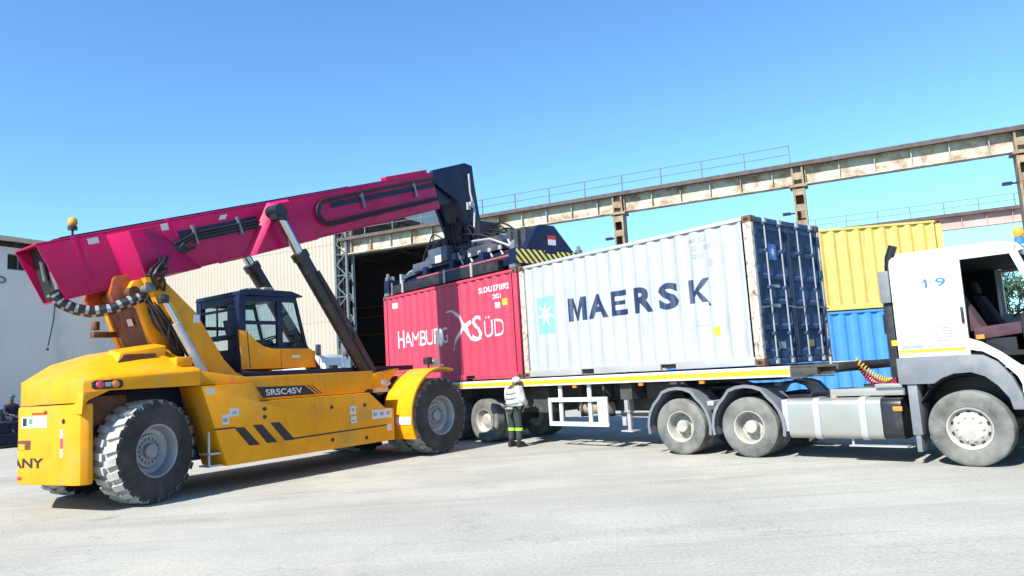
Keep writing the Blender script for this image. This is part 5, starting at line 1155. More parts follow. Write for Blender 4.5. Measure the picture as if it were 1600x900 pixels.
    # seats and steering wheel
    for s in (-1, 1):
        mb = MB(); yc = s * 0.70
        mb.hexa([(0.16, yc - 0.24, 1.72), (0.74, yc - 0.24, 1.78), (0.74, yc + 0.24, 1.78), (0.16, yc + 0.24, 1.72)], [(0.16, yc - 0.24, 1.90), (0.74, yc - 0.24, 1.95), (0.74, yc + 0.24, 1.95), (0.16, yc + 0.24, 1.90)])
        mb.hexa([(0.10, yc - 0.23, 1.84), (0.28, yc - 0.23, 1.88), (0.28, yc + 0.23, 1.88), (0.10, yc + 0.23, 1.84)], [(-0.10, yc - 0.20, 2.42), (0.01, yc - 0.20, 2.44), (0.01, yc + 0.20, 2.44), (-0.10, yc + 0.20, 2.42)])
        mb.hexa([(-0.10, yc - 0.13, 2.46), (-0.01, yc - 0.13, 2.47), (-0.01, yc + 0.13, 2.47), (-0.10, yc + 0.13, 2.46)], [(-0.14, yc - 0.12, 2.66), (-0.06, yc - 0.12, 2.67), (-0.06, yc + 0.12, 2.67), (-0.14, yc + 0.12, 2.66)])
        mb.build('seat', 'seat', K, bevel=0.04)
        mb = MB(); mb.bx(0.15, 0.65, yc - 0.2, yc + 0.2, 1.56, 1.74); mb.build('seat_base', 'black', K)
    mb = MB(); mb.bx(0.2, 0.3, -1.0, -0.92, 1.74, 1.80); mb.build('seat_buckle', 'lens_orange', K)
    mb = MB(); mb.lathe([(0.20, -0.016), (0.225, 0), (0.20, 0.016), (0.20, -0.016)], (0.80, -0.70, 2.12), (-0.5, 0, 0.85), 22); mb.cyl((0.80, -0.7, 2.12), (0.95, -0.7, 1.9), 0.035); mb.bar((0.72, -0.88, 2.08), (0.88, -0.52, 2.14), 0.03, 0.02); mb.build('steering_wheel', 'black', K)
    # front end
    mb = MB(); mb.bx(1.20, 1.44, -HW, HW, 0.38, 0.95); mb.build('bumper', 'mid_grey', K, bevel=0.03)
    for s in (-1, 1):
        mb = MB(); mb.bx(0.72, 1.20, min(s * HW, s * 0.7), max(s * HW, s * 0.7), 0.42, 0.50); mb.bx(0.75, 1.2, min(s * HW, s * 0.75), max(s * HW, s * 0.75), 0.72, 0.80); mb.bx(0.74, 0.80, min(s * (HW - 0.02), s * 0.7), max(s * (HW - 0.02), s * 0.7), 0.42, 0.95); mb.build('entry_step', 'mid_grey', K, bevel=0.012)
        mb = MB(); mb.bx(1.441, 1.46, s * 0.95 - 0.16, s * 0.95 + 0.16, 0.62, 0.82); mb.build('headlight', 'light_grey', K, bevel=0.01)
        mb = MB(); mb.bx(0.70, 0.82, s * (HW + 0.004) - 0.01, s * (HW + 0.004) + 0.01, 1.0, 1.1); mb.build('side_lamp', 'light_grey', K)
    mb = MB(); mb.bx(1.365, 1.385, -0.9, 0.9, 1.0, 1.6); mb.build('grille', 'black', K, bevel=0.01)
    mb = MB(); mb.tube([(1.15, HW, 2.6), (1.3, HW + 0.25, 2.65), (1.32, HW + 0.28, 2.0)], 0.018); mb.bx(1.28, 1.36, HW + 0.14, HW + 0.36, 2.1, 2.55); mb.build('mirror', 'mid_grey', K, bevel=0.02)
    # stack, snorkel, grey intake behind the cab
    mb = MB(); mb.tube([(-0.95, -0.55, 1.1), (-0.95, -0.55, 2.95), (-0.93, -0.55, 3.10), (-0.85, -0.56, 3.28)], 0.065, n=12); mb.build('exhaust_stack', 'black', K, smooth=40)
    mb = MB(); mb.bx(-0.93, -0.78, -HW + 0.02, -0.75, 2.36, 2.84); mb.build('air_intake', 'mid_grey', K, bevel=0.02)
    mb = MB(); mb.bx(-0.92, -0.80, -HW + 0.08, -0.8, 1.25, 2.36); mb.cyl((-0.86, -HW + 0.16, 1.3), (-0.86, -HW + 0.16, 2.2), 0.05, n=10); mb.bx(-0.96, -0.78, -1.1, -0.6, 1.9, 2.2); mb.build('intake_duct', 'black', K, bevel=0.01)
    mb = MB(); mb.bx(-0.86, -0.78, -1.15, -1.0, 1.72, 1.80); mb.build('cab_damper', 'decal_yellow', K)
    mb = MB(); mb.tube([(-0.78, -1.12, 1.45), (-0.70, -1.18, 1.30), (-0.62, -1.15, 1.26), (-0.5, -1.05, 1.32)], 0.035); mb.ball((0.12, -0.9, 1.32), 0.05, 0.05, 0.09); mb.ball((-0.6, -1.1, 1.25), 0.08, 0.06, 0.07); mb.build('washer_bottle', 'decal_blue', K)
    mb = MB(); mb.cyl((0.85, -0.95, 3.0), (0.85, -0.95, 3.08), 0.06, n=12); bb = mb.build('beacon', 'decal_blue', K)
    mb = MB(); mb.ball((0.85, -0.95, 3.15), 0.07, 0.07, 0.09); mb.build('beacon_lens', 'amber', bb)
    # coiled air lines: world points turned into the truck's frame
    inv = frame_mtx(TR_LOC, TR_YAW).inverted(); tco = frame_mtx((CO_LOC[0], CO_LOC[1], 0), CO_YAW)
    a = inv @ (tco @ Vector((-1.22, -0.75, 1.46))); b = Vector((-0.80, -0.85, 1.40))
    def coil(n0, mid, r, turns, a, b):
        pts = []; N = turns * 10
        for i in range(N + 1):
            t = i / N; p = a * (1 - t) ** 2 + mid * 2 * t * (1 - t) + b * t * t
            d = (mid - a) * (1 - t) + (b - mid) * t; d = d.normalized(); u = d.cross(Vector((0, 1, 0.3))).normalized(); w = d.cross(u)
            ph = 2 * pi * turns * t; pts.append(p + (u * cos(ph) + w * sin(ph)) * r)
        return pts
    m = (a + b) / 2; m.z = 0.80
    mb = MB(); mb.tube(coil(0, m, 0.045, 26, a, b), 0.012, n=5); mb.build('air_hose', 'hose_red', K)
    m2 = m + Vector((0.1, 0.05, 0.12)); mb = MB(); mb.tube(coil(0, m2, 0.04, 24, a + Vector((0.0, -0.1, 0.08)), b + Vector((0, 0.1, 0.02))), 0.012, n=5); mb.build('air_hose', 'hose_yellow', K)
    m3 = m + Vector((-0.1, -0.05, 0.05)); mb = MB(); mb.tube([tuple(a * (1 - t) ** 2 + m3 * 2 * t * (1 - t) + b * t * t) for t in [i / 12 for i in range(13)]], 0.018, n=6); mb.build('air_hose', 'rubber', K)
tractor()

# ------------------------------------------------------------------ people
def skinned(name, joints, edges, radii, material, parent, sub=2, root=0):
    me = bpy.data.meshes.new(name); me.from_pydata([Vector(j) for j in joints], edges, [])
    ob = bpy.data.objects.new(name, me); COL.objects.link(ob); ob.parent = parent
    md = ob.modifiers.new('skin', 'SKIN'); md.use_smooth_shade = True
    sv = me.skin_vertices[0].data
    for i, r in enumerate(radii):
        sv[i].radius = r if isinstance(r, tuple) else (r, r); sv[i].use_root = (i == root)
    ss = ob.modifiers.new('subsurf', 'SUBSURF'); ss.levels = sub; ss.render_levels = sub
    me.materials.append(M[material])
    dg = bpy.context.evaluated_depsgraph_get(); dg.update()
    m2 = bpy.data.meshes.new_from_object(ob.evaluated_get(dg)); ob.modifiers.clear(); ob.data = m2; m2.name = name
    bpy.data.meshes.remove(me); smooth_mesh(m2, 80)
    return ob

def worker(loc, yaw):
    """stands with his back to the viewer, facing the trailer; local +x is where he faces"""
    P = thing('person', 'worker in pale banded shirt and dark trousers with lime bands, facing the trailer', 'person', loc, yaw)
    J = [(0, 0, 0.88), (0.01, 0, 1.08), (0.03, 0, 1.28), (0.035, 0, 1.38), (0.10, 0, 1.43), (0.13, 0, 1.48),           # pelvis, waist, chest, neck, head
         (0.02, 0.19, 1.28), (0.05, 0.25, 1.02), (0.24, 0.20, 0.94), (0.31, 0.18, 0.93),                                # left arm
         (0.02, -0.19, 1.28), (0.05, -0.25, 1.02), (0.22, -0.21, 0.93), (0.29, -0.20, 0.92),
         (-0.01, 0.10, 0.83), (0.02, 0.12, 0.46), (-0.02, 0.14, 0.09), (0.12, 0.16, 0.04),
         (-0.01, -0.10, 0.83), (0.02, -0.11, 0.46), (-0.02, -0.13, 0.09), (0.12, -0.15, 0.04)]
    E = [(0, 1), (1, 2), (2, 3), (3, 4), (4, 5), (2, 6), (6, 7), (7, 8), (8, 9), (2, 10), (10, 11), (11, 12), (12, 13), (0, 14), (14, 15), (15, 16), (16, 17), (0, 18), (18, 19), (19, 20), (20, 21)]
    Rr = [0.125, 0.115, 0.125, 0.055, 0.088, 0.078, 0.06, 0.045, 0.032, 0.03, 0.06, 0.045, 0.032, 0.03, 0.085, 0.058, 0.038, 0.032, 0.085, 0.058, 0.038, 0.032]
    body = skinned('body', J, E, Rr, 'skin', P)
    for bx_, by_, bz_, s in ((0.31, 0.18, 0.93, 1), (0.29, -0.20, 0.92, -1)):   # fingers, rooted in the palm
        mb = MB()
        for k in range(4): mb.tube([(bx_ - 0.01, by_ + (k - 1.5) * 0.017, bz_), (bx_ + 0.04 + 0.006 * (k in (1, 2)), by_ + (k - 1.5) * 0.019, bz_ - 0.012), (bx_ + 0.062 + 0.006 * (k in (1, 2)), by_ + (k - 1.5) * 0.019, bz_ - 0.045)], 0.0085, n=6)
        mb.tube([(bx_ - 0.03, by_ - s * 0.025, bz_), (bx_, by_ - s * 0.05, bz_ - 0.01), (bx_ + 0.03, by_ - s * 0.055, bz_ - 0.03)], 0.0095, n=6)
        mb.build('fingers', 'skin', body)
    mb = MB(); mb.ball((0.12, 0, 1.485), 0.112, 0.098, 0.085); mb.build('cap', 'shirt', P)
    mb = MB(); mb.ball((0.215, 0, 1.40), 0.024, 0.018, 0.028); mb.build('nose', 'skin', body)
    for s in (-1, 1):
        mb = MB(); mb.ball((0.11, s * 0.094, 1.43), 0.022, 0.012, 0.032); mb.build('ear', 'skin', body)
    skinned('shirt', [(0, 0, 0.80), (0.0, 0, 0.92), (0.01, 0, 1.10), (0.025, 0, 1.28), (0.02, 0.19, 1.29), (0.05, 0.255, 1.03), (0.22, 0.21, 0.945), (0.02, -0.19, 1.29), (0.05, -0.255, 1.03), (0.20, -0.215, 0.935)],
            [(0, 1), (1, 2), (2, 3), (3, 4), (4, 5), (5, 6), (3, 7), (7, 8), (8, 9)], [(0.215, 0.17), (0.21, 0.17), (0.21, 0.17), (0.195, 0.16), 0.105, 0.085, 0.06, 0.105, 0.085, 0.06], 'shirt', P, root=2)
    for x, z, r in ((0.0, 0.86, 0.200), (0.0, 0.98, 0.20), (0.01, 1.1, 0.20), (0.015, 1.21, 0.195)):
        mb = MB(); mb.lathe([(r * 0.985, -0.014), (r * 1.014, -0.012), (r * 1.014, 0.012), (r * 0.985, 0.014)], (x, 0, z), (0.03, 0, 1), 24); mb.build('shirt_band', PALE_BAND, P)
    skinned('trousers', [(0, 0, 0.90), (-0.01, 0.10, 0.82), (0.02, 0.12, 0.46), (-0.015, 0.14, 0.13), (-0.01, -0.10, 0.82), (0.02, -0.11, 0.46), (-0.015, -0.13, 0.13)],
            [(0, 1), (1, 2), (2, 3), (0, 4), (4, 5), (5, 6)], [0.15, 0.112, 0.085, 0.072, 0.112, 0.085, 0.072], 'trouser', P)
    for s in (1, -1):
        mb = MB(); mb.lathe([(0.078, -0.035), (0.09, -0.03), (0.09, 0.03), (0.078, 0.035)], (0.012, s * 0.122, 0.39), (0.08, 0, 1), 20); mb.build('reflective_band', 'lime', P)
        mb = MB(); mb.hexa([(-0.09, s * 0.14 - 0.05, 0.002), (0.19, s * 0.155 - 0.05, 0.002), (0.19, s * 0.155 + 0.05, 0.002), (-0.09, s * 0.14 + 0.05, 0.002)], [(-0.08, s * 0.14 - 0.045, 0.15), (0.08, s * 0.145 - 0.045, 0.12), (0.08, s * 0.145 + 0.045, 0.12), (-0.08, s * 0.14 + 0.045, 0.15)]); mb.build('boot', 'boot', P, bevel=0.02)
PALE_BAND = mat('pale_green_band', (0.34, 0.40, 0.32), 0.8)
worker((-0.12, 16.58, 0), 42)

def sitter(loc, yaw):
    P = thing('person', 'person in navy overalls and teal cap sitting on a dark crate by the shaded wall', 'person', loc, yaw)
    b = 1.02
    J = [(0, 0, b + 0.10), (0.02, 0, b + 0.35), (0.04, 0, b + 0.55), (0.05, 0, b + 0.66), (0.07, 0, b + 0.76), (0.08, 0, b + 0.86),
         (0.03, 0.20, b + 0.54), (0.14, 0.27, b + 0.28), (0.34, 0.16, b + 0.20), (0.41, 0.12, b + 0.20), (0.03, -0.20, b + 0.54), (0.14, -0.27, b + 0.28), (0.34, -0.16, b + 0.20), (0.41, -0.12, b + 0.20),
         (0.05, 0.11, b + 0.09), (0.47, 0.16, b + 0.08), (0.50, 0.16, b - 0.36), (0.62, 0.17, b - 0.40), (0.05, -0.11, b + 0.09), (0.47, -0.16, b + 0.08), (0.50, -0.16, b - 0.36), (0.62, -0.17, b - 0.40)]
    E = [(0, 1), (1, 2), (2, 3), (3, 4), (4, 5), (2, 6), (6, 7), (7, 8), (8, 9), (2, 10), (10, 11), (11, 12), (12, 13), (0, 14), (14, 15), (15, 16), (16, 17), (0, 18), (18, 19), (19, 20), (20, 21)]
    Rr = [0.135, 0.13, 0.14, 0.058, 0.09, 0.08, 0.07, 0.052, 0.038, 0.034, 0.07, 0.052, 0.038, 0.034, 0.09, 0.068, 0.05, 0.035, 0.09, 0.068, 0.05, 0.035]
    body = skinned('body', J, E, Rr, 'skin', P)
    Rr2 = [r + 0.012 for r in Rr]
    keep = [0, 1, 2, 6, 7, 8, 10, 11, 12, 14, 15, 16, 18, 19, 20]; mp = {k: i for i, k in enumerate(keep)}
    skinned('overalls', [J[k] for k in keep], [(mp[a_], mp[b_]) for a_, b_ in E if a_ in mp and b_ in mp], [Rr[k] + 0.016 for k in keep], 'overall', P)
    mb = MB(); mb.ball((0.075, 0, b + 0.90), 0.115, 0.10, 0.085); mb.px([(-0.08, b + 0.88), (0.08, b + 0.88), (0.07, b + 0.90), (-0.07, b + 0.90)], 0.1, 0.26); mb.build('cap', 'teal', P, bevel=0.005)
    mb = MB(); mb.ball((0.165, 0, b + 0.80), 0.028, 0.02, 0.03); mb.build('nose', 'skin', body)
    for s in (-1, 1):
        mb = MB(); mb.hexa([(0.42, s * 0.16 - 0.05, b - 0.46), (0.70, s * 0.16 - 0.05, b - 0.46), (0.70, s * 0.16 + 0.05, b - 0.46), (0.42, s * 0.16 + 0.05, b - 0.46)], [(0.43, s * 0.16 - 0.045, b - 0.34), (0.58, s * 0.16 - 0.045, b - 0.36), (0.58, s * 0.16 + 0.045, b - 0.36), (0.43, s * 0.16 + 0.045, b - 0.34)]); mb.build('boot', 'boot', P, bevel=0.02)
        mb = MB()
        for k in range(4): mb.tube([(0.40, s * 0.12 + (k - 1.5) * 0.018, b + 0.20), (0.46, s * 0.11 + (k - 1.5) * 0.019, b + 0.19), (0.49, s * 0.11 + (k - 1.5) * 0.019, b + 0.155)], 0.0085, n=6)
        mb.tube([(0.38, s * 0.10, b + 0.21), (0.42, s * 0.07, b + 0.20), (0.45, s * 0.06, b + 0.185)], 0.0095, n=6); mb.build('fingers', 'skin', body)
def crate(loc, yaw, sx, sy, sz, label, m):
    K = thing('steel_crate', label, 'crate', loc, yaw)
    mb = MB(); mb.bx(-sx / 2 + 0.03, sx / 2 - 0.03, -sy / 2 + 0.03, sy / 2 - 0.03, 0.08, sz - 0.02); mb.build('panels', m, K)
    mb = MB()
    for x in (-1, 1):
        for y in (-1, 1): mb.bx(x * sx / 2 - 0.04, x * sx / 2 + 0.04, y * sy / 2 - 0.04, y * sy / 2 + 0.04, 0, sz)
    for z in (0.1, sz - 0.05, sz * 0.5):
        for y in (-1, 1): mb.bx(-sx / 2 + 0.042, sx / 2 - 0.042, y * sy / 2 - 0.03, y * sy / 2 + 0.03, z - 0.03, z + 0.03)
        for x in (-1, 1): mb.bx(x * sx / 2 - 0.03, x * sx / 2 + 0.03, -sy / 2 + 0.042, sy / 2 - 0.042, z - 0.03, z + 0.03)
    mb.build('frame', 'black', K, bevel=0.006)
crate((-19.55, 27.9, 0), 60, 1.3, 1.1, 1.0, 'dark steel crate by the shaded wall with a person sitting on it', 'overall')
crate((-20.5, 28.9, 0), 68, 0.9, 1.2, 1.45, 'tall dark steel crate at the left edge behind the sitting person', 'navy')
sitter((-19.5, 27.9, 0), -30)
# ------------------------------------------------------------------ warehouse
GM = frame_mtx(GA_LOC, GA_YAW)
def warehouse():
    B = thing('warehouse', 'cream clad warehouse with a tall dark open end behind the reach stacker', 'warehouse', GA_LOC, GA_YAW)
    X0, X1, Y1 = 22.25, 37.6, -17.6; EZ = 11.6; RZ = 13.35
    def rib_wall(xa, xb, y, z0, z1, s, pitch=0.24, d=0.022):
        mb = MB(); n = int((xb - xa) / pitch); xs = []
        for i in range(n):
            x = xa + (xb - xa) * i / n; p = (xb - xa) / n
            xs += [(x, 0), (x + p * 0.58, 0), (x + p * 0.70, d), (x + p * 0.88, d)]
        xs.append((xb, 0))
        mb.grid([[(x, y + s * dd, z0) for x, dd in xs], [(x, y + s * dd, z1) for x, dd in xs]])
        return mb
    # sheets lap at two seams
    for z0, z1, off in ((0.9, 4.9, 0.0), (4.85, 8.88, 0.012), (8.83, EZ, 0.024)):
        rib_wall(X0, X1, 0.0 + off, z0, z1, 1).build('wall_sheet', 'cladding', B, smooth=0)
    mb = MB(); mb.bx(X0, X1, -0.22, 0.06, 0, 0.9); mb.build('plinth', 'concrete', B)
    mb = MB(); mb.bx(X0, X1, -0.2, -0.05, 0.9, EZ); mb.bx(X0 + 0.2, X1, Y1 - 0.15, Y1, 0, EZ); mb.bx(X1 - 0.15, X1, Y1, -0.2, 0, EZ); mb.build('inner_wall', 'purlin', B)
    yr = Y1 / 2
    for (ya, yb, za, zb) in ((0.35, yr, EZ - 0.05, RZ), (Y1 - 0.35, yr, EZ - 0.05, RZ)):
        mb = MB(); mb.hexa([(X0 - 0.2, ya, za), (X1, ya, za), (X1, yb, zb), (X0 - 0.2, yb, zb)], [(X0 - 0.2, ya, za + 0.08), (X1, ya, za + 0.08), (X1, yb, zb + 0.08), (X0 - 0.2, yb, zb + 0.08)]); mb.build('roof', 'gable', B)
    mb = MB(); mb.px([(-0.02, 11.28), (-0.02, EZ), (yr, RZ - 0.02), (Y1 + 0.02, EZ), (Y1 + 0.02, 11.28)], X0 - 0.04, X0 + 0.06); mb.build('gable_sheet', 'gable', B)
    mb = MB(); mb.bx(X0 + 0.1, X0 + 0.35, Y1, 0, 11.0, 11.27)
    for k in range(6):
        y = -1.5 - k * 2.9; mb.bx(X0 + 0.4, X1 - 0.3, y - 0.06, y + 0.06, 11.1 + 0.15 * (3 - abs(k - 2.5)), 11.3 + 0.15 * (3 - abs(k - 2.5)))
    for k in range(4):
        x = X0 + 1.2 + k * 4; mb.bx(x, x + 0.15, Y1 + 0.1, -0.25, 10.75, 10.95)
        for j in range(10): mb.bar((x + 0.07, -0.5 - j * 1.7, 10.9), (x + 0.07, -0.5 - (j + 0.5) * 1.7, 11.6), 0.06, 0.06)
    mb.build('roof_truss', 'purlin', B)
    mb = MB()
    for z in (3.0, 5.2, 6.6, 7.4): mb.bx(X1 - 0.35, X1 - 0.16, Y1 + 0.1, -0.3, z, z + 0.2); 
    for z in (3.0, 5.2, 6.6, 7.4): mb.bx(X0 + 0.3, X1 - 0.3, Y1 + 0.02, Y1 + 0.2, z, z + 0.18)
    mb.build('wall_girt', 'rust', B)
    # corner columns of the open end: latticed
    for y in (-0.05, Y1 + 0.35):
        mb = MB(); w = 0.50
        for xx in (X0 - 0.75, X0 - 0.05):
            for yy in (y - w / 2, y + w / 2): mb.bx(xx - 0.06, xx + 0.06, yy - 0.06, yy + 0.06, 0, 11.0)
        z = 0.5
        while z < 10.4:
            for yy in (y + w / 2, y - w / 2):
                mb.bar((X0 - 0.7, yy, z), (X0 - 0.1, yy, z + 0.55), 0.05, 0.05); mb.bar((X0 - 0.1, yy, z + 0.55), (X0 - 0.7, yy, z + 1.1), 0.05, 0.05)
                mb.bar((X0 - 0.7, yy, z), (X0 - 0.1, yy, z), 0.05, 0.05)
            z += 1.1
        mb.build('lattice_column', 'lattice', B)
    mb = MB(); mb.bx(X0 - 0.16, X0 + 0.1, 0.03, 0.12, 0, EZ); mb.build('corner_flashing', 'lattice', B)
warehouse()

def left_building():
    B = thing('workshop_building', 'pale rendered building with a small high dark window, at the left edge behind the stacker', 'building', GA_LOC, GA_YAW)
    X = 37.65; Y0, Y1 = -17.6, 30.0; EZ = 9.75
    win = [(6.2, 7.3), (11, 12.1), (16, 17.1)]
    # wall with real openings for the high windows
    mb = MB(); z0, z1 = 8.53, 9.36
    mb.bx(X, X + 0.3, Y0, Y1, 0, z0); mb.bx(X, X + 0.3, Y0, Y1, z1, EZ)
    ys = [Y0] + [v for w in win for v in w] + [Y1]
    for a, b in zip(ys[::2], ys[1::2]): mb.bx(X, X + 0.3, a, b, z0, z1)
    mb.bx(X + 0.3, X + 14, Y1 - 0.3, Y1, 0, EZ); mb.bx(X + 13.7, X + 14, Y0, Y1, 0, EZ)
    wall = mb.build('wall', 'render', B)
    for a, b in win:
        mb = MB(); mb.bx(X + 0.12, X + 0.18, a, b, z0, z1); w = mb.build('window', 'dark', B)
        mb = MB(); mb.bx(X + 0.05, X + 0.11, a, b, z0, z0 + 0.06); mb.bx(X + 0.05, X + 0.11, a, b, z1 - 0.06, z1); mb.bx(X + 0.05, X + 0.11, (a + b) / 2 - 0.03, (a + b) / 2 + 0.03, z0 + 0.06, z1 - 0.06); mb.build('window_frame', 'lattice', w)
    mb = MB(); mb.hexa([(X - 0.55, Y0, EZ + 0.28), (X + 7, Y0, EZ + 1.1), (X + 7, Y1, EZ + 1.1), (X - 0.55, Y1, EZ + 0.28)], [(X - 0.55, Y0, EZ + 0.36), (X + 7, Y0, EZ + 1.2), (X + 7, Y1, EZ + 1.2), (X - 0.55, Y1, EZ + 0.36)])
    mb.hexa([(X + 14.5, Y0, EZ + 0.28), (X + 7, Y0, EZ + 1.1), (X + 7, Y1, EZ + 1.1), (X + 14.5, Y1, EZ + 0.28)], [(X + 14.5, Y0, EZ + 0.36), (X + 7, Y0, EZ + 1.2), (X + 7, Y1, EZ + 1.2), (X + 14.5, Y1, EZ + 0.36)]); mb.build('roof', 'eave', B)
    mb = MB(); mb.bx(X - 0.60, X - 0.46, Y0, Y1, EZ + 0.16, EZ + 0.40); mb.build('gutter', 'eave', B)
    mb = MB(); 
    y = Y0 + 0.4
    while y < Y1: mb.bx(X - 0.5, X + 0.1, y, y + 0.08, EZ - 0.02, EZ + 0.20); y += 0.9
    mb.bx(X - 0.02, X + 0.0, Y0, Y1, EZ - 0.05, EZ + 0.28); mb.build('rafter_end', 'purlin', B)
    mb = MB(); c = (X - 0.05, 7.62, 7.95); mb.tube([(X - 0.0, 7.9, 8.1), (X - 0.06, 7.55, 8.1), (X - 0.06, 7.4, 8.0), (X - 0.06, 7.42, 7.85), (X - 0.06, 7.6, 7.8), (X, 7.9, 7.8)], 0.035, n=6); mb.build('wall_bracket', 'lattice', B)
left_building()

# ------------------------------------------------------------------ crane runways
def runway(y0, name_label, mbeam, xa, xb, cols, rails):
    Rw = thing('crane_runway', name_label, 'crane runway', tuple(GM @ Vector((0, y0, 0))), GA_YAW)
    zb, zt = 8.15, 9.0
    mb = MB(); mb.bx(xa, xb, -0.02, 0.02, zb + 0.04, zt - 0.04)
    mb.bx(xa, xb, -0.20, 0.20, zb, zb + 0.04)
    x = xa + 0.02
    while x < xb:
        mb.bx(x - 0.012, x + 0.012, -0.17, 0.17, zb + 0.04, zt - 0.045); x += 1.2
    beam = mb.build('girder', mbeam, Rw)
    mb = MB(); mb.bx(xa, xb, -0.32, 0.30, zt - 0.10, zt - 0.02); mb.bx(xa, xb, -0.06, 0.06, zt - 0.02, zt + 0.08); mb.bx(xa, xb, 0.30, 0.34, zt - 0.14, zt + 0.02)
    mb.build('top_flange', 'beam_top', Rw)
    if rails:
        a, b = rails
        mb = MB()
        for z in (zt + 0.38, zt + 0.72): mb.bar((a, 0.26, z), (b, 0.26, z), 0.028, 0.028)
        x = a
        while x <= b + 0.01:
            mb.bar((x, 0.26, zt), (x, 0.26, zt + 0.73), 0.045, 0.045); x += 1.68
        mb.build('handrail', 'lattice', Rw)
    for x in cols:
        mb = MB(); w = 0.36; d = 0.56
        for dx in (-w / 2, w / 2): mb.bx(x + dx - 0.035, x + dx + 0.035, -d / 2, d / 2, 0, zt + 0.02 if y0 == 0 else zb)
        mb.bx(x - w / 2 + 0.035, x + w / 2 - 0.035, -0.25, -0.23, 0, zb)
        z = 0.3
        while z < zt - 0.3:
            mb.bx(x - w / 2 + 0.036, x + w / 2 - 0.036, d / 2 - 0.03, d / 2 - 0.01, z, z + 0.26); z += 0.62
        mb.bx(x - 0.30, x + 0.30, -0.4, 0.4, 0, 0.04); mb.bx(x - 0.32, x + 0.32, -0.34, 0.34, zb - 0.10, zb - 0.005)
        cl = mb.build('column', 'column', Rw)
        mb = MB(); mb.bar((x + w / 2, 0.0, 7.1), (x + w / 2 + 0.32, 0.0, 7.1), 0.05, 0.06); mb.bx(x + w / 2 + 0.22, x + w / 2 + 0.50, -0.1, 0.1, 7.06, 7.16); mb.build('lamp_arm', 'navy', cl)
    return Rw
runway(0.0, 'weathered cream crane runway on rusty columns with a thin handrail, the nearer and higher-looking one', 'beam', -22.0, 22.0, [7.1, -0.1, -7.3, -14.5, -21.5, 14.3], (0.1, 21.6))
runway(-17.6, 'pinkish crane runway farther back, seen above the yellow container', 'beam_pink', -22.0, 21.8, [13.0, 5.8, -15.8, -21.5], (-21.9, 8.0))

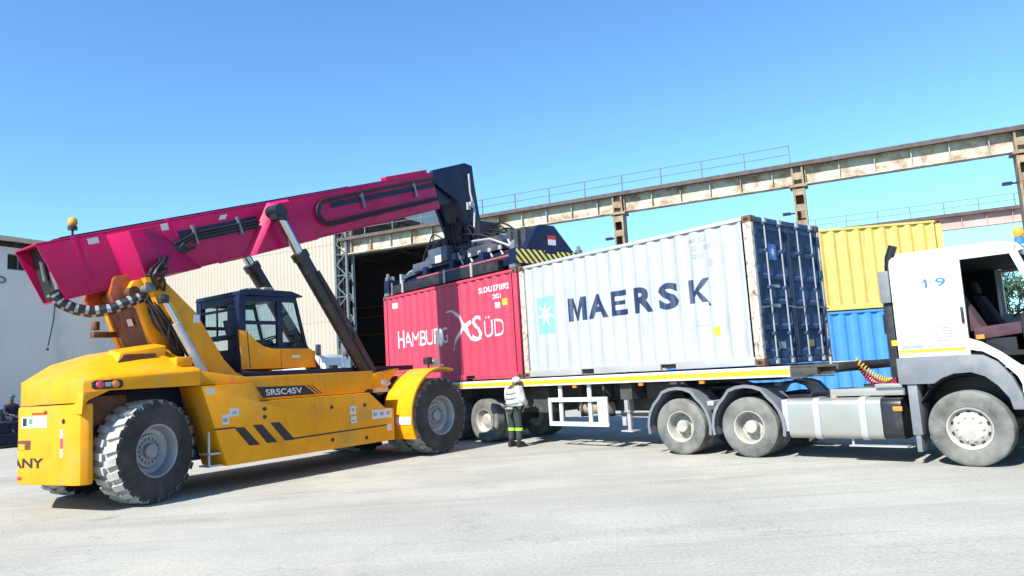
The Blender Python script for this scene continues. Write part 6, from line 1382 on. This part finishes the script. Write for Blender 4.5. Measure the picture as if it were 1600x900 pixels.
# ------------------------------------------------------------------ white truck parked by the warehouse
def parked():
    P = thing('parked_truck', 'white truck with black wing mirrors parked by the warehouse, mostly hidden behind the reach stacker', 'truck', (-7.25, 26.6, 0), -12)
    # local x forward (to the right in the picture), y to the left
    mb = MB(); mb.py([(-0.9, 0.75), (-0.9, 2.55), (-0.8, 2.74), (0.45, 2.74), (0.66, 2.62), (0.78, 2.25), (0.90, 1.5), (0.92, 0.75)], -1.0, 1.0); cab = mb.build('cab', 'white', P, bevel=0.05)
    mb = MB(); mb.add([(0.775, -0.88, 2.20), (0.775, 0.88, 2.20), (0.882, 0.92, 1.56), (0.882, -0.92, 1.56)], [(0, 1, 2, 3)]); mb.v = [(x + 0.02, y, z) for x, y, z in mb.v]; mb.build('windscreen', 'glass_dark', P, smooth=0)
    for s in (-1, 1):
        mb = MB(); mb.py([(-0.55, 1.45), (-0.55, 2.05), (0.45, 2.05), (0.70, 1.45)], s * 1.004, s * 0.98); mb.build('side_window', 'glass_dark', P)
    mb = MB(); mb.bx(0.925, 0.95, -0.7, 0.7, 1.0, 1.3); mb.build('grille', 'black', P, bevel=0.01)
    mb = MB(); mb.bx(0.80, 1.0, -1.0, 1.0, 0.45, 0.75); mb.build('bumper', 'mid_grey', P, bevel=0.03)
    mb = MB(); mb.bx(-5.2, -1.0, -1.1, 1.1, 1.0, 1.15); mb.bx(-5.2, 0.6, -0.4, 0.4, 0.7, 1.0); mb.bx(-5.2, -1.0, -1.1, -1.05, 1.15, 1.75); mb.bx(-5.2, -1.0, 1.05, 1.1, 1.15, 1.75); mb.bx(-1.05, -1.0, -1.05, 1.05, 1.15, 1.75); mb.build('cargo_bed', 'mid_grey', P)
    for s in (-1, 1):
        mb = MB(); mb.tube([(0.4, s * 0.95, 2.70), (0.55, s * 1.1, 2.9), (0.57, s * 1.13, 2.75), (0.6, s * 1.02, 1.9)], 0.016); mb.build('mirror_arm', 'black', P)
        mb = MB(); mb.bx(0.52, 0.62, s * 1.13 - 0.13, s * 1.13 + 0.13, 2.66, 3.06); mb.build('mirror', 'black', P, bevel=0.03)
        mb = MB(); mb.bx(0.925, 0.95, s * 0.85 - 0.1, s * 0.85 + 0.1, 1.0, 1.25); mb.build('headlight', 'light_grey', P, bevel=0.01)
        for x in (0.1, -3.8): wheel(P, (x, s * 0.9, 0.45), 0.45, 0.26, s, 0, 'trailer')
parked()

# ------------------------------------------------------------------ trees beyond the yard on the right
def tree(loc, h, seed, label):
    rnd = random.Random(seed)
    T = thing('leafy_tree', label, 'tree', loc, rnd.random() * 360, 'trees beyond the yard')
    mb = MB(); mb.cyl((0, 0, 0), (0.1, 0.05, h * 0.45), h * 0.028, h * 0.018, n=9)
    tips = []
    for i in range(9):
        a = rnd.random() * 2 * pi; r = h * (0.12 + 0.2 * rnd.random()); z = h * (0.5 + 0.42 * rnd.random())
        p = Vector((cos(a) * r, sin(a) * r, z)); mb.cyl((0.05, 0.03, h * (0.25 + 0.2 * rnd.random())), p, h * 0.012, h * 0.004, n=6); tips.append(p)
    mb.build('trunk', 'bark', T)
    mb = MB()
    for p in tips:
        for c in range(5):
            q = p + Vector((rnd.gauss(0, 1), rnd.gauss(0, 1), rnd.gauss(0, 0.7))) * h * 0.075
            for k in range(80):
                d = Vector((rnd.gauss(0, 1), rnd.gauss(0, 1), rnd.gauss(0, 0.8))) * h * 0.05
                ctr = q + d; s = h * (0.010 + 0.012 * rnd.random())
                u = Vector((rnd.gauss(0, 1), rnd.gauss(0, 1), rnd.gauss(0, 1))).normalized(); v = u.orthogonal().normalized()
                mb.add([ctr - u * s, ctr + v * s * 0.6, ctr + u * s, ctr - v * s * 0.6], [(0, 1, 2, 3)])
    mb.build('crown', 'leaf', T, smooth=0, fixn=False)
for i, (x, y, h, lb) in enumerate(((41.5, 60, 7.4, 'green leafy tree seen through the truck cab window'), (47.5, 62, 8.2, 'taller leafy tree right of the one seen through the truck cab window'), (36.0, 66, 6.4, 'small leafy tree left of the one seen through the truck cab window'))):
    tree((x, y, 0), h, 20 + i, lb)
